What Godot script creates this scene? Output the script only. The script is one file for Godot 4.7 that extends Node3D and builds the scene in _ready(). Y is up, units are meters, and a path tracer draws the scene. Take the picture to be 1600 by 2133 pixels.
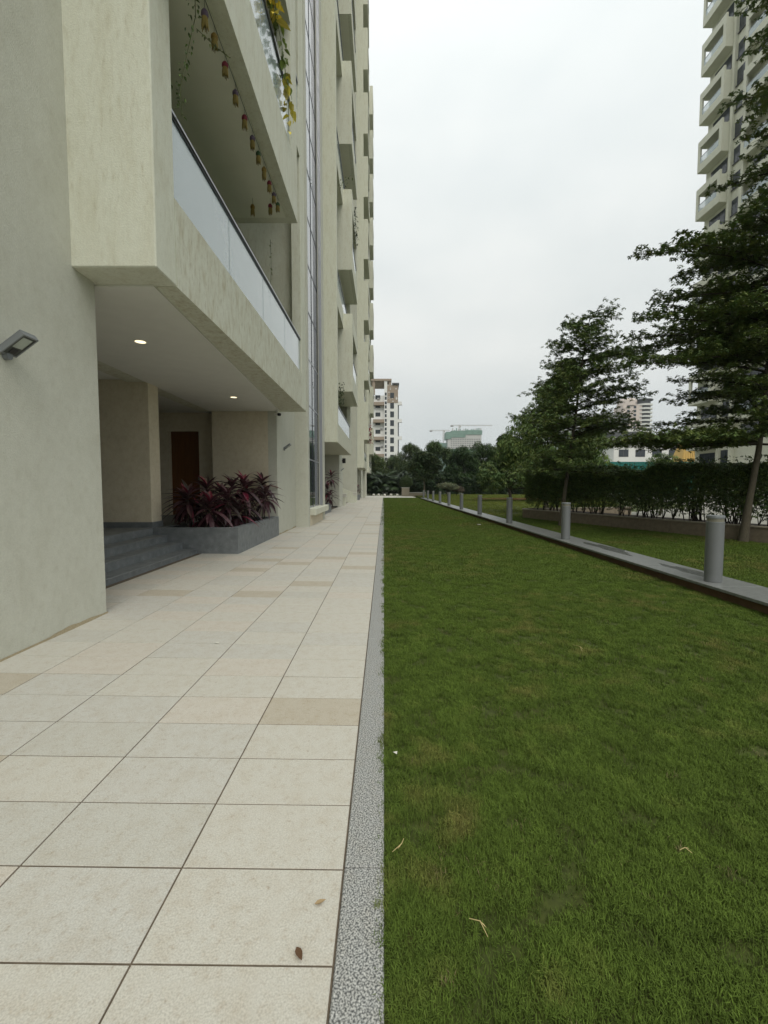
extends Node3D
# Garden path beside an apartment tower under an overcast sky. y up, metres, the camera looks along -z.

var M := {}
var used := {}
var rng := RandomNumberGenerator.new()

# ------------------------------------------------------------------ helpers
func numbered(called: String) -> String:
	if not used.has(called):
		used[called] = 0
		return called
	used[called] += 1
	return "%s_%03d" % [called, used[called]]

func tag(o: Node3D, label := "", category := "", group := "", kind := "") -> Node3D:
	if label != "": o.set_meta("label", label)
	if category != "": o.set_meta("category", category)
	if group != "": o.set_meta("group", group)
	if kind != "": o.set_meta("kind", kind)
	return o

func thing(called: String, label: String, category: String, at := Vector3.ZERO, turn := 0.0, group := "") -> Node3D:
	var o := Node3D.new()
	o.name = numbered(called)
	add_child(o)
	o.position = at
	o.rotation.y = turn
	tag(o, label, category, group)
	return o

func mesh_part(called: String, mesh: Mesh, mat: Material, parent: Node3D, xf := Transform3D.IDENTITY) -> MeshInstance3D:
	var o := MeshInstance3D.new()
	o.name = numbered(called) if parent == self else called
	o.mesh = mesh
	o.material_override = mat
	o.transform = xf
	parent.add_child(o, true)
	return o

func part(called: String, st: SurfaceTool, mat: Material, parent: Node3D, xf := Transform3D.IDENTITY) -> MeshInstance3D:
	return mesh_part(called, st.commit(), mat, parent, xf)

func struct(called: String, st: SurfaceTool, mat: Material) -> MeshInstance3D:
	var o := part(called, st, mat, self)
	o.set_meta("kind", "structure")
	return o

func mb() -> SurfaceTool:
	var st := SurfaceTool.new()
	st.begin(Mesh.PRIMITIVE_TRIANGLES)
	st.set_color(Color(1, 1, 1))
	return st

func tri(st: SurfaceTool, a: Vector3, b: Vector3, c: Vector3, n: Vector3) -> void:
	var g := (b - a).cross(c - a)
	if g.length_squared() < 1e-16: return
	var f := g.normalized()
	if f.dot(n) < 0.0: f = -f
	st.set_normal(f)
	if g.dot(n) > 0.0:
		st.add_vertex(a); st.add_vertex(c); st.add_vertex(b)
	else:
		st.add_vertex(a); st.add_vertex(b); st.add_vertex(c)

func quad(st: SurfaceTool, a: Vector3, b: Vector3, c: Vector3, d: Vector3, n: Vector3) -> void:
	tri(st, a, b, c, n)
	tri(st, a, c, d, n)

func bx(st: SurfaceTool, lo: Vector3, hi: Vector3, b := 0.0) -> void:
	var p := Vector3(minf(lo.x, hi.x), minf(lo.y, hi.y), minf(lo.z, hi.z))
	var q := Vector3(maxf(lo.x, hi.x), maxf(lo.y, hi.y), maxf(lo.z, hi.z))
	var c := (p + q) / 2.0
	var h := (q - p) / 2.0
	b = minf(b, minf(h.x, minf(h.y, h.z)) * 0.9)
	for ax in 3:
		var u := (ax + 1) % 3
		var v := (ax + 2) % 3
		for s in [-1.0, 1.0]:
			var n := Vector3.ZERO; n[ax] = s
			var k := []
			for e in [[-1, -1], [1, -1], [1, 1], [-1, 1]]:
				var w := Vector3.ZERO
				w[ax] = s * h[ax]; w[u] = e[0] * (h[u] - b); w[v] = e[1] * (h[v] - b)
				k.append(c + w)
			quad(st, k[0], k[1], k[2], k[3], n)
	if b <= 0.0: return
	for ax in 3:
		var u := (ax + 1) % 3
		var v := (ax + 2) % 3
		for s in [-1.0, 1.0]:
			for t in [-1.0, 1.0]:
				var k := []
				for e in [[0, -1], [0, 1], [1, 1], [1, -1]]:
					var w := Vector3.ZERO
					w[ax] = e[1] * (h[ax] - b)
					w[u] = s * (h[u] - (b if e[0] == 1 else 0.0))
					w[v] = t * (h[v] - (b if e[0] == 0 else 0.0))
					k.append(c + w)
				var n := Vector3.ZERO; n[u] = s; n[v] = t
				quad(st, k[0], k[1], k[2], k[3], n)
	for sx in [-1.0, 1.0]:
		for sy in [-1.0, 1.0]:
			for sz in [-1.0, 1.0]:
				tri(st, c + Vector3(sx * h.x, sy * (h.y - b), sz * (h.z - b)), c + Vector3(sx * (h.x - b), sy * h.y, sz * (h.z - b)), c + Vector3(sx * (h.x - b), sy * (h.y - b), sz * h.z), Vector3(sx, sy, sz))

func box_mesh(size: Vector3, b := 0.0) -> ArrayMesh:
	var st := mb()
	bx(st, -size / 2.0, size / 2.0, b)
	return st.commit()

# a prism over a plan polygon (x, z) between two heights
func prism(st: SurfaceTool, plan: PackedVector2Array, y0: float, y1: float) -> void:
	var idx := Geometry2D.triangulate_polygon(plan)
	for i in range(0, idx.size(), 3):
		var a := plan[idx[i]]; var b := plan[idx[i + 1]]; var c := plan[idx[i + 2]]
		tri(st, Vector3(a.x, y1, a.y), Vector3(b.x, y1, b.y), Vector3(c.x, y1, c.y), Vector3.UP)
		tri(st, Vector3(a.x, y0, a.y), Vector3(b.x, y0, b.y), Vector3(c.x, y0, c.y), Vector3.DOWN)
	var area := 0.0
	for i in plan.size():
		var a := plan[i]; var b := plan[(i + 1) % plan.size()]
		area += a.x * b.y - b.x * a.y
	for i in plan.size():
		var a := plan[i]; var b := plan[(i + 1) % plan.size()]
		var n := Vector3(b.y - a.y, 0, a.x - b.x) * (1.0 if area > 0 else -1.0)
		quad(st, Vector3(a.x, y0, a.y), Vector3(b.x, y0, b.y), Vector3(b.x, y1, b.y), Vector3(a.x, y1, a.y), n)

func tube(st: SurfaceTool, pts: Array, radii: Array, sides := 8, caps := true) -> void:
	var n := pts.size()
	var rings := []
	var up := Vector3.UP
	for i in n:
		var d: Vector3 = (pts[mini(i + 1, n - 1)] - pts[maxi(i - 1, 0)]).normalized()
		if absf(d.dot(up)) > 0.95: up = Vector3.RIGHT if absf(d.x) < 0.9 else Vector3.BACK
		var s := d.cross(up).normalized()
		var t := s.cross(d).normalized()
		var ring := []
		for k in sides:
			var a := TAU * k / sides
			ring.append([pts[i] + (s * cos(a) + t * sin(a)) * radii[i], s * cos(a) + t * sin(a)])
		rings.append(ring)
		up = t
	for i in n - 1:
		for k in sides:
			var a = rings[i][k]; var b = rings[i][(k + 1) % sides]; var c = rings[i + 1][(k + 1) % sides]; var e = rings[i + 1][k]
			smooth_quad(st, a, b, c, e)
	if caps:
		for i in [0, n - 1]:
			var d: Vector3 = (pts[0] - pts[1]) if i == 0 else (pts[n - 1] - pts[n - 2])
			for k in range(1, sides - 1):
				tri(st, rings[i][0][0], rings[i][k][0], rings[i][k + 1][0], d)

func smooth_quad(st: SurfaceTool, a: Array, b: Array, c: Array, d: Array) -> void:
	for t in [[a, b, c], [a, c, d]]:
		var g: Vector3 = (t[1][0] - t[0][0]).cross(t[2][0] - t[0][0])
		if g.length_squared() < 1e-18: continue
		var o: Array = [t[0], t[2], t[1]] if g.dot(t[0][1] + t[1][1] + t[2][1]) > 0.0 else t
		for v in o:
			st.set_normal(v[1]); st.add_vertex(v[0])

# profile: array of Vector2(radius, height); hard edges where a point repeats
func lathe(st: SurfaceTool, profile: Array, sides := 24, at := Vector3.ZERO) -> void:
	for i in profile.size() - 1:
		var p: Vector2 = profile[i]; var q: Vector2 = profile[i + 1]
		if p.is_equal_approx(q): continue
		var d := (q - p).normalized()
		for k in sides:
			var v := []
			for e in [[p, k], [p, k + 1], [q, k + 1], [q, k]]:
				var a: float = TAU * e[1] / sides
				v.append([at + Vector3(e[0].x * cos(a), e[0].y, e[0].x * sin(a)), Vector3(d.y * cos(a), -d.x, d.y * sin(a))])
			smooth_quad(st, v[0], v[1], v[2], v[3])

func blob(st: SurfaceTool, c: Vector3, r: Vector3, nu := 12, nv := 8, rough := 0.0) -> void:
	var g := []
	for j in nv + 1:
		var row := []
		for i in nu + 1:
			var th := PI * j / nv
			var ph := TAU * (i % nu) / nu
			var d := Vector3(sin(th) * cos(ph), cos(th), sin(th) * sin(ph))
			var k := 1.0 + rough * sin(d.x * 7.3 + c.x * 3.0) * cos(d.y * 6.1 + c.z) * sin(d.z * 5.7 + 1.3)
			row.append([c + d * r * k, (d / r).normalized()])
		g.append(row)
	for j in nv:
		for i in nu:
			smooth_quad(st, g[j][i], g[j][i + 1], g[j + 1][i + 1], g[j + 1][i])

# ------------------------------------------------------------------ textures and materials
func noise_bytes(size: int, freq: float, sd: int, kind := FastNoiseLite.TYPE_SIMPLEX_SMOOTH, octaves := 3) -> PackedByteArray:
	var n := FastNoiseLite.new()
	n.seed = sd
	n.noise_type = kind
	n.frequency = freq
	n.fractal_octaves = octaves
	if octaves == 1: n.fractal_type = FastNoiseLite.FRACTAL_NONE
	return n.get_seamless_image(size, size).get_data()

# colours: base sRGB; layers: [frequency, octaves, amount, tint (multiplied in by the layer), power]
func tex(size: int, sd: int, base: Color, layers: Array) -> ImageTexture:
	var px := PackedFloat32Array(); px.resize(size * size * 3)
	for i in size * size:
		px[i * 3] = base.r; px[i * 3 + 1] = base.g; px[i * 3 + 2] = base.b
	for k in layers.size():
		var l: Array = layers[k]
		var b := noise_bytes(size, l[0], sd + k * 17, FastNoiseLite.TYPE_SIMPLEX_SMOOTH, l[1])
		var t: Color = l[3]
		var lut := PackedFloat32Array(); lut.resize(256)
		for v in 256: lut[v] = pow(v / 255.0, l[4]) * l[2]
		for i in size * size:
			var m := lut[b[i]]
			px[i * 3] *= 1.0 + (t.r - 1.0) * m
			px[i * 3 + 1] *= 1.0 + (t.g - 1.0) * m
			px[i * 3 + 2] *= 1.0 + (t.b - 1.0) * m
	var out := PackedByteArray(); out.resize(size * size * 3)
	for i in size * size * 3: out[i] = clampi(int(px[i] * 255.0), 0, 255)
	return ImageTexture.create_from_image(Image.create_from_data(size, size, false, Image.FORMAT_RGB8, out))

func normal_tex(size: int, freq: float, sd: int, strength := 4.0, octaves := 3) -> ImageTexture:
	var im := Image.create_from_data(size, size, false, Image.FORMAT_L8, noise_bytes(size, freq, sd, FastNoiseLite.TYPE_SIMPLEX_SMOOTH, octaves))
	im.convert(Image.FORMAT_RGBA8)
	im.bump_map_to_normal_map(strength)
	return ImageTexture.create_from_image(im)

func flat(c: Color, rough := 0.8, metal := 0.0) -> StandardMaterial3D:
	var m := StandardMaterial3D.new()
	m.albedo_color = c
	m.roughness = rough
	m.metallic = metal
	return m

func tri_mat(t: Texture2D, sc: Vector3, rough := 0.85, nt: Texture2D = null, ns := 0.5, world := true) -> StandardMaterial3D:
	var m := StandardMaterial3D.new()
	m.albedo_texture = t
	m.roughness = rough
	m.uv1_triplanar = true
	m.uv1_world_triplanar = world
	m.uv1_triplanar_sharpness = 8.0
	m.uv1_scale = sc
	if nt:
		m.normal_enabled = true
		m.normal_texture = nt
		m.normal_scale = ns
	return m

func overlay(m: StandardMaterial3D, t: Texture2D, sc: Vector3) -> StandardMaterial3D:
	m.detail_enabled = true
	m.detail_albedo = t
	m.detail_blend_mode = BaseMaterial3D.BLEND_MODE_MUL
	m.detail_uv_layer = BaseMaterial3D.DETAIL_UV_2
	m.uv2_triplanar = true
	m.uv2_world_triplanar = true
	m.uv2_triplanar_sharpness = 8.0
	m.uv2_scale = sc
	return m

func leaf_mat(tint := Color(1, 1, 1), rough := 0.55, back := Color(0.20, 0.30, 0.06)) -> StandardMaterial3D:
	var m := flat(tint, rough)
	m.metallic_specular = 0.35
	m.vertex_color_use_as_albedo = true
	m.cull_mode = BaseMaterial3D.CULL_DISABLED
	m.backlight_enabled = true
	m.backlight = back
	return m

func c8(r: float, g: float, b: float) -> Color:
	return Color(r / 255.0, g / 255.0, b / 255.0)

func materials() -> void:
	var grain := normal_tex(512, 0.13, 3, 2.2, 4)
	var weather := tex(512, 91, Color(1, 1, 1), [[0.02, 5, 0.16, Color(0.74, 0.72, 0.66), 2.4], [0.09, 5, 0.22, Color(0.72, 0.68, 0.60), 4.5], [0.008, 3, 0.08, Color(0.82, 0.82, 0.8), 1.0]])
	var streaks := tex(512, 47, Color(1, 1, 1), [[0.016, 5, 0.30, Color(0.76, 0.71, 0.60), 3.2], [0.07, 5, 0.34, Color(0.68, 0.62, 0.52), 5.0], [0.01, 3, 0.06, Color(0.85, 0.84, 0.8), 1.0]])
	var plain_t := tex(512, 5, c8(206, 206, 193), [[0.08, 3, 0.10, Color(0.5, 0.5, 0.5), 1.0], [0.02, 3, 0.10, Color(0.7, 0.7, 0.66), 1.0]])
	M.wall = overlay(tri_mat(plain_t, Vector3.ONE * 0.9, 0.92, grain, 0.35), weather, Vector3(0.21, 0.13, 0.21))
	M.frame = overlay(tri_mat(tex(512, 8, c8(222, 223, 207), [[0.08, 3, 0.10, Color(0.5, 0.5, 0.5), 1.0], [0.02, 3, 0.08, Color(0.7, 0.7, 0.64), 1.0]]), Vector3.ONE * 0.8, 0.92, grain, 0.35), streaks, Vector3(0.5, 0.12, 0.5))
	var stains := tex(512, 53, Color(1, 1, 1), [[0.02, 5, 0.5, Color(0.74, 0.67, 0.55), 3.0], [0.06, 5, 0.45, Color(0.62, 0.55, 0.45), 4.5], [0.01, 3, 0.12, Color(0.82, 0.8, 0.74), 1.0]])
	M.parapet = overlay(tri_mat(M.frame.albedo_texture, Vector3.ONE * 0.8, 0.92, grain, 0.35), stains, Vector3(0.55, 0.20, 0.55))
	M.beige = overlay(tri_mat(tex(512, 12, c8(226, 216, 194), [[0.07, 3, 0.10, Color(0.5, 0.5, 0.5), 1.0], [0.015, 3, 0.18, Color(0.75, 0.68, 0.55), 2.0]]), Vector3.ONE * 0.8, 0.92, grain, 0.3), weather, Vector3(0.3, 0.2, 0.3))
	M.ceiling = tri_mat(tex(256, 15, c8(226, 225, 218), [[0.02, 3, 0.08, Color(0.7, 0.7, 0.68), 1.0]]), Vector3.ONE * 0.5, 0.9)
	M.soffit = tri_mat(tex(256, 16, c8(226, 226, 211), [[0.02, 4, 0.10, Color(0.8, 0.78, 0.7), 1.5]]), Vector3.ONE * 0.5, 0.92)
	M.twin = overlay(tri_mat(M.frame.albedo_texture, Vector3.ONE * 0.5, 0.92), weather, Vector3(0.1, 0.06, 0.1))
	# paving
	var tile_n := normal_tex(512, 0.12, 31, 3.0, 3)
	var tones := [c8(207, 204, 194), c8(204, 202, 194), c8(209, 203, 192), c8(194, 186, 170), c8(201, 199, 190)]
	for i in 5:
		M["tile%d" % i] = tri_mat(tex(512, 60 + i * 7, tones[i], [[0.20, 2, 0.30, Color(0.45, 0.44, 0.42), 1.4], [0.012, 4, 0.22, Color(0.82, 0.74, 0.64), 2.0], [0.045, 4, 0.45, Color(0.68, 0.58, 0.48), 6.0]]), Vector3(1.25, 1.25, 1.25), 0.72, tile_n, 0.25)
	M.mortar = tri_mat(tex(256, 80, c8(106, 94, 80), [[0.05, 3, 0.4, Color(0.5, 0.5, 0.45), 1.0]]), Vector3.ONE, 0.95)
	M.granite = tri_mat(tex(512, 83, c8(210, 210, 206), [[0.15, 1, 0.95, Color(0.28, 0.29, 0.30), 1.7], [0.24, 1, 0.6, Color(0.4, 0.41, 0.42), 2.0], [0.015, 3, 0.2, Color(0.9, 0.84, 0.74), 2.0]]), Vector3.ONE * 1.55, 0.6)
	M.granite_wet = tri_mat(tex(512, 86, c8(150, 152, 150), [[0.11, 1, 0.7, Color(0.55, 0.56, 0.57), 1.6], [0.014, 3, 0.5, Color(0.6, 0.62, 0.6), 1.5]]), Vector3.ONE * 1.6, 0.32)
	M.slate = tri_mat(tex(512, 88, c8(126, 130, 132), [[0.012, 5, 0.5, Color(0.62, 0.64, 0.66), 1.3], [0.02, 4, 0.35, Color(1.5, 1.5, 1.48), 4.0], [0.1, 2, 0.15, Color(0.7, 0.7, 0.7), 1.0]]), Vector3.ONE * 0.7, 0.5)
	M.riser_brown = tri_mat(tex(256, 95, c8(112, 86, 62), [[0.03, 4, 0.45, Color(0.6, 0.6, 0.55), 1.2]]), Vector3.ONE * 0.8, 0.95)
	M.panel_stone = tri_mat(tex(256, 97, c8(138, 126, 108), [[0.03, 4, 0.35, Color(0.62, 0.6, 0.55), 1.2], [0.1, 2, 0.2, Color(0.7, 0.7, 0.7), 1.0]]), Vector3.ONE * 0.7, 0.9)
	M.coping = tri_mat(tex(256, 98, c8(158, 150, 134), [[0.05, 3, 0.3, Color(0.65, 0.63, 0.58), 1.2]]), Vector3.ONE, 0.8)
	M.white_stone = tri_mat(tex(256, 99, c8(206, 204, 196), [[0.02, 3, 0.2, Color(0.8, 0.78, 0.74), 1.0]]), Vector3.ONE * 0.5, 0.8)
	M.grime = tri_mat(tex(256, 119, c8(182, 170, 142), [[0.08, 4, 0.5, Color(0.6, 0.56, 0.5), 1.0]]), Vector3.ONE * 2.0, 1.0)
	M.soil = tri_mat(tex(256, 101, c8(58, 46, 34), [[0.06, 3, 0.6, Color(0.4, 0.4, 0.4), 1.0]]), Vector3.ONE, 1.0)
	M.lawn = tri_mat(tex(512, 103, c8(72, 84, 32), [[0.09, 3, 0.5, Color(0.5, 0.5, 0.4), 1.0], [0.012, 4, 0.4, Color(1.15, 0.95, 0.7), 1.5]]), Vector3.ONE * 0.5, 1.0)
	M.ground = tri_mat(tex(256, 105, c8(96, 98, 78), [[0.02, 4, 0.4, Color(0.7, 0.75, 0.6), 1.0]]), Vector3.ONE * 0.05, 1.0)
	M.pavement = tri_mat(tex(256, 107, c8(150, 148, 140), [[0.04, 4, 0.25, Color(0.7, 0.7, 0.66), 1.0]]), Vector3.ONE * 0.3, 0.85)
	# metals, glass and odd colours
	M.rail = flat(c8(150, 152, 156), 0.3, 1.0)
	M.rail_dark = flat(c8(44, 46, 50), 0.4, 0.4)
	M.alu = flat(c8(166, 168, 174), 0.42, 0.6)
	M.alu_dark = flat(c8(58, 60, 66), 0.45, 0.3)
	M.bollard = tri_mat(tex(256, 120, c8(112, 115, 116), [[0.03, 4, 0.25, Color(0.75, 0.75, 0.72), 1.3]]), Vector3(0.9, 0.4, 0.9), 0.5)
	M.bollard_band = flat(c8(122, 120, 106), 0.35)
	M.cast = flat(c8(126, 130, 132), 0.5, 0.2)
	M.gasket = flat(c8(62, 66, 62), 0.6)
	M.black = flat(c8(22, 22, 24), 0.5)
	M.white = flat(c8(226, 226, 222), 0.6)
	M.door = tri_mat(tex(256, 130, c8(112, 72, 34), [[0.02, 4, 0.4, Color(0.7, 0.6, 0.5), 1.0]]), Vector3(2.0, 0.3, 2.0), 0.5)
	M.room = flat(c8(70, 68, 62), 0.95)
	var g := flat(Color(0.80, 0.86, 0.88, 0.42), 0.10)
	g.normal_enabled = true
	g.normal_texture = normal_tex(256, 0.02, 77, 2.0, 4)
	g.normal_scale = 0.12
	g.uv1_triplanar = true
	g.uv1_world_triplanar = true
	g.uv1_scale = Vector3.ONE * 0.6
	g.transparency = BaseMaterial3D.TRANSPARENCY_ALPHA
	g.metallic_specular = 0.6
	M.rail_glass = g
	var w := flat(Color(0.30, 0.33, 0.36, 0.5), 0.02)
	w.transparency = BaseMaterial3D.TRANSPARENCY_ALPHA
	w.metallic_specular = 1.0
	M.window_glass = w
	M.far_glass = flat(c8(52, 58, 64), 0.15)
	var lg := flat(Color(0.8, 0.84, 0.8, 0.5), 0.2)
	lg.transparency = BaseMaterial3D.TRANSPARENCY_ALPHA
	M.lamp_glass = lg
	var lit := flat(c8(255, 240, 205), 0.5)
	lit.emission_enabled = true
	lit.emission = c8(255, 236, 196)
	lit.emission_energy_multiplier = 1.6
	M.lit = lit
	# plants
	M.bark = tri_mat(tex(256, 140, c8(98, 92, 78), [[0.04, 4, 0.5, Color(0.55, 0.52, 0.45), 1.0]]), Vector3(3, 0.8, 3), 0.95)
	M.bark_dark = flat(c8(58, 52, 42), 0.95)
	M.leaf = leaf_mat(Color(1, 1, 1), 0.5)
	M.grass = leaf_mat(Color(1, 1, 1), 0.9, Color(0.06, 0.11, 0.01))
	M.stem = flat(c8(84, 92, 52), 0.8)
	M.cord0 = flat(c8(88, 56, 62), 0.45)
	M.cord1 = flat(c8(70, 44, 50), 0.42)
	M.cord2 = flat(c8(122, 42, 62), 0.45)
	M.cord3 = flat(c8(56, 46, 42), 0.42)
	for k in ["cord0", "cord1", "cord2", "cord3"]:
		M[k].cull_mode = BaseMaterial3D.CULL_DISABLED
		M[k].backlight_enabled = true
		M[k].backlight = Color(0.06, 0.015, 0.02)

func glassy(m: StandardMaterial3D) -> StandardMaterial3D: return m

# ------------------------------------------------------------------ leaves and trees
# one leaf, its base at the origin, pointing along +z, face up
func leaf_into(st: SurfaceTool, xf: Transform3D, l: float, w: float, droop := 0.2, segs := 2, col := Color(1, 1, 1)) -> void:
	var prev := []
	for i in segs + 1:
		var t := float(i) / segs
		var hw := w * 0.5 * (sin(PI * pow(t, 0.75)) if i < segs else 0.0)
		if i == 0: hw = w * 0.06
		var p := Vector3(0, -droop * l * t * t, l * t)
		prev.append([p + Vector3(-hw, hw * 0.35, 0), p, p + Vector3(hw, hw * 0.35, 0)])
	st.set_color(col)
	for i in segs:
		var a: Array = prev[i]; var b: Array = prev[i + 1]
		for s in [0, 1]:
			quad(st, xf * a[s], xf * a[s + 1], xf * b[s + 1], xf * b[s], xf.basis * Vector3.UP)

func rosette(n: int, l: float, w: float, lift: float, sd: int, droop := 0.25) -> ArrayMesh:
	var r := RandomNumberGenerator.new(); r.seed = sd
	var st := mb()
	for i in n:
		var b := Basis(Vector3.UP, TAU * i / n + r.randf_range(-0.4, 0.4)) * Basis(Vector3.RIGHT, -lift + r.randf_range(-0.35, 0.35)) * Basis(Vector3.BACK, r.randf_range(-0.4, 0.4))
		var k := r.randf_range(0.75, 1.15)
		var s := r.randf_range(0.8, 1.15)
		leaf_into(st, Transform3D(b, Vector3(0, r.randf_range(-0.2, 0.2) * l, 0)), l * k, w * k, droop, 2, Color(s, s, s * 0.95))
	return st.commit()

func cluster(n: int, rad: float, l: float, w: float, sd: int) -> ArrayMesh:
	var r := RandomNumberGenerator.new(); r.seed = sd
	var st := mb()
	for i in n:
		var d := Vector3(r.randfn(), r.randfn() * 0.8, r.randfn()).normalized()
		var b := Basis(Vector3.UP, r.randf() * TAU) * Basis(Vector3.RIGHT, r.randf_range(-0.5, 0.9))
		var s := r.randf_range(0.75, 1.2)
		leaf_into(st, Transform3D(b, d * rad * pow(r.randf(), 0.5)), l * r.randf_range(0.7, 1.2), w, 0.3, 2, Color(s, s, s * 0.95))
	return st.commit()

func scatter(called: String, mesh: Mesh, mat: Material, xfs: Array, cols: Array, parent: Node3D) -> MultiMeshInstance3D:
	var mm := MultiMesh.new()
	mm.transform_format = MultiMesh.TRANSFORM_3D
	mm.use_colors = true
	mm.mesh = mesh
	mm.instance_count = xfs.size()
	for i in xfs.size():
		mm.set_instance_transform(i, xfs[i])
		mm.set_instance_color(i, cols[i])
	var o := MultiMeshInstance3D.new()
	o.name = numbered(called) if parent == self else called
	o.multimesh = mm
	o.material_override = mat
	parent.add_child(o, true)
	o.set_meta("kind", "stuff")
	return o

func green(base: Color, spread := 0.25) -> Color:
	var k := 1.0 + rng.randf_range(-spread, spread)
	var warm := rng.randf_range(-0.12, 0.18)
	return Color(base.r * k * (1.0 + warm), base.g * k, base.b * k * (1.0 - warm))

# layered tree: tiers of nearly level branches, flat sprays of small leaves
# tiers: [height, radius, number of branches]; bend: trunk points
func tiered_tree(called: String, label: String, at: Vector3, trunk_pts: Array, r0: float, tiers: Array, leaf: Mesh, leaf_gap: float, base: Color, sd: int, extra: Array = [], loose := 0.3) -> Node3D:
	rng.seed = sd
	var t := thing(called, label, "tree", at)
	var tk := mb()
	var radii := []
	for i in trunk_pts.size(): radii.append(lerpf(r0, r0 * 0.12, pow(float(i) / (trunk_pts.size() - 1), 0.85)))
	radii[0] = r0 * 1.35
	tube(tk, trunk_pts, radii, 10)
	part("trunk", tk, M.bark, t)
	var br := mb()
	var xfs := []
	var cols := []
	var all := []
	for tier in tiers:
		for i in tier[2]:
			var a: float = TAU * i / tier[2] + rng.randf_range(-0.35, 0.35) + tier[0] * 1.7
			all.append([tier[0] + rng.randf_range(-0.2, 0.2), a, tier[1] * rng.randf_range(0.5, 1.15), rng.randf_range(-0.03 - 0.1 * loose, 0.2 + 0.25 * loose)])
	for e in extra: all.append(e)
	for b in all:
		var base_pt := trunk_at(trunk_pts, b[0])
		var dir := Vector3(cos(b[1]), 0, sin(b[1]))
		var side := Vector3(-dir.z, 0, dir.x)
		var L: float = b[2]
		var rise: float = b[3] * L
		var pts := []
		var rad := []
		var wob := rng.randf_range(-0.12, 0.12)
		for i in 7:
			var f := i / 6.0
			pts.append(base_pt + dir * L * f + side * wob * L * f * f + Vector3.UP * (rise * (1.0 - pow(1.0 - f, 2.0)) - 0.05 * L * f * f))
			rad.append(lerpf(0.012 + 0.007 * L, 0.003, f))
		tube(br, pts, rad, 5, false)
		var n := int(L / 0.11)
		for i in n:
			var f := lerpf(0.10, 1.0, (i + rng.randf()) / n)
			var k := f * 6.0
			var p: Vector3 = pts[int(minf(k, 5.0))].lerp(pts[int(minf(k, 5.0)) + 1], k - int(minf(k, 5.0)))
			var sl := (0.30 + 0.26 * L * (1.0 - f)) * rng.randf_range(0.6, 1.15)
			var sgn := 1.0 if i % 2 == 0 else -1.0
			var d2 := (dir * rng.randf_range(0.5, 1.0) + side * sgn * rng.randf_range(0.5, 1.0)).normalized()
			var lift := rng.randf_range(-0.55 * loose, 0.22 + 0.9 * loose)
			var e := p + d2 * sl + Vector3.UP * lift * sl
			tube(br, [p, p.lerp(e, 0.5) + Vector3.UP * 0.015, e], [0.005, 0.004, 0.002], 3, false)
			var m := maxi(2, int(sl / leaf_gap))
			for j in m:
				var g := (j + 0.5 + rng.randf_range(-0.3, 0.3)) / m
				var q := p.lerp(e, g) + Vector3(rng.randf_range(-0.06, 0.06), rng.randf_range(-0.02 - 0.08 * loose, 0.05 + 0.08 * loose), rng.randf_range(-0.06, 0.06))
				var sc := rng.randf_range(0.75, 1.2)
				var bs := Basis(Vector3.UP, rng.randf() * TAU) * Basis(Vector3.RIGHT, rng.randf_range(-0.45, 0.45)) * Basis(Vector3.BACK, rng.randf_range(-0.35, 0.35))
				xfs.append(Transform3D(bs.scaled(Vector3.ONE * sc), q))
				cols.append(green(base))
	part("limbs", br, M.bark_dark, t).set_meta("kind", "stuff")
	scatter("crown", leaf, M.leaf, xfs, cols, t)
	return t

func trunk_at(pts: Array, y: float) -> Vector3:
	for i in pts.size() - 1:
		if y <= pts[i + 1].y:
			return pts[i].lerp(pts[i + 1], clampf((y - pts[i].y) / (pts[i + 1].y - pts[i].y), 0, 1))
	return pts[pts.size() - 1]

# bushy tree: clumps of leaf clusters on limbs. clumps: [centre, radius vector]
func bushy_tree(called: String, label: String, category: String, at: Vector3, trunk_h: float, r0: float, clumps: Array, per: int, leaf: Mesh, base: Color, sd: int, group := "", bark: Material = null) -> Node3D:
	rng.seed = sd
	var t := thing(called, label, category, at, 0.0, group)
	var tk := mb()
	var top := Vector3(rng.randf_range(-0.2, 0.2), trunk_h, rng.randf_range(-0.2, 0.2))
	if trunk_h > 0.0:
		tube(tk, [Vector3(0, -0.05, 0), top * 0.5 + Vector3(0.05, 0, 0), top], [r0 * 1.3, r0, r0 * 0.8], 8)
	else:
		tube(tk, [Vector3(0, -0.05, 0), Vector3(0.02, 0.35, 0)], [r0, r0 * 0.6], 6)
	for c in clumps:
		var e: Vector3 = c[0]
		tube(tk, [top, top.lerp(e, 0.5) + Vector3.UP * 0.1, e], [r0 * 0.55, r0 * 0.35, r0 * 0.12], 5, false)
	part("trunk" if trunk_h > 0.6 else "stem", tk, bark if bark else M.bark_dark, t)
	var xfs := []
	var cols := []
	for c in clumps:
		var r: Vector3 = c[1]
		var tone := rng.randf_range(0.82, 1.2)
		for i in per:
			var d := Vector3(rng.randfn(), rng.randfn(), rng.randfn()).normalized()
			var f := pow(rng.randf(), 0.4)
			var p: Vector3 = c[0] + d * r * f
			var bs := Basis(Vector3.UP, rng.randf() * TAU) * Basis(Vector3.RIGHT, rng.randf_range(-0.6, 0.6))
			xfs.append(Transform3D(bs.scaled(Vector3.ONE * rng.randf_range(0.7, 1.25)), p))
			var g := green(base * 1.45, 0.28)
			cols.append(Color(g.r * tone, g.g * tone, g.b * tone))
	scatter("crown" if trunk_h > 0.6 else "foliage", leaf, M.leaf, xfs, cols, t)
	return t

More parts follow.
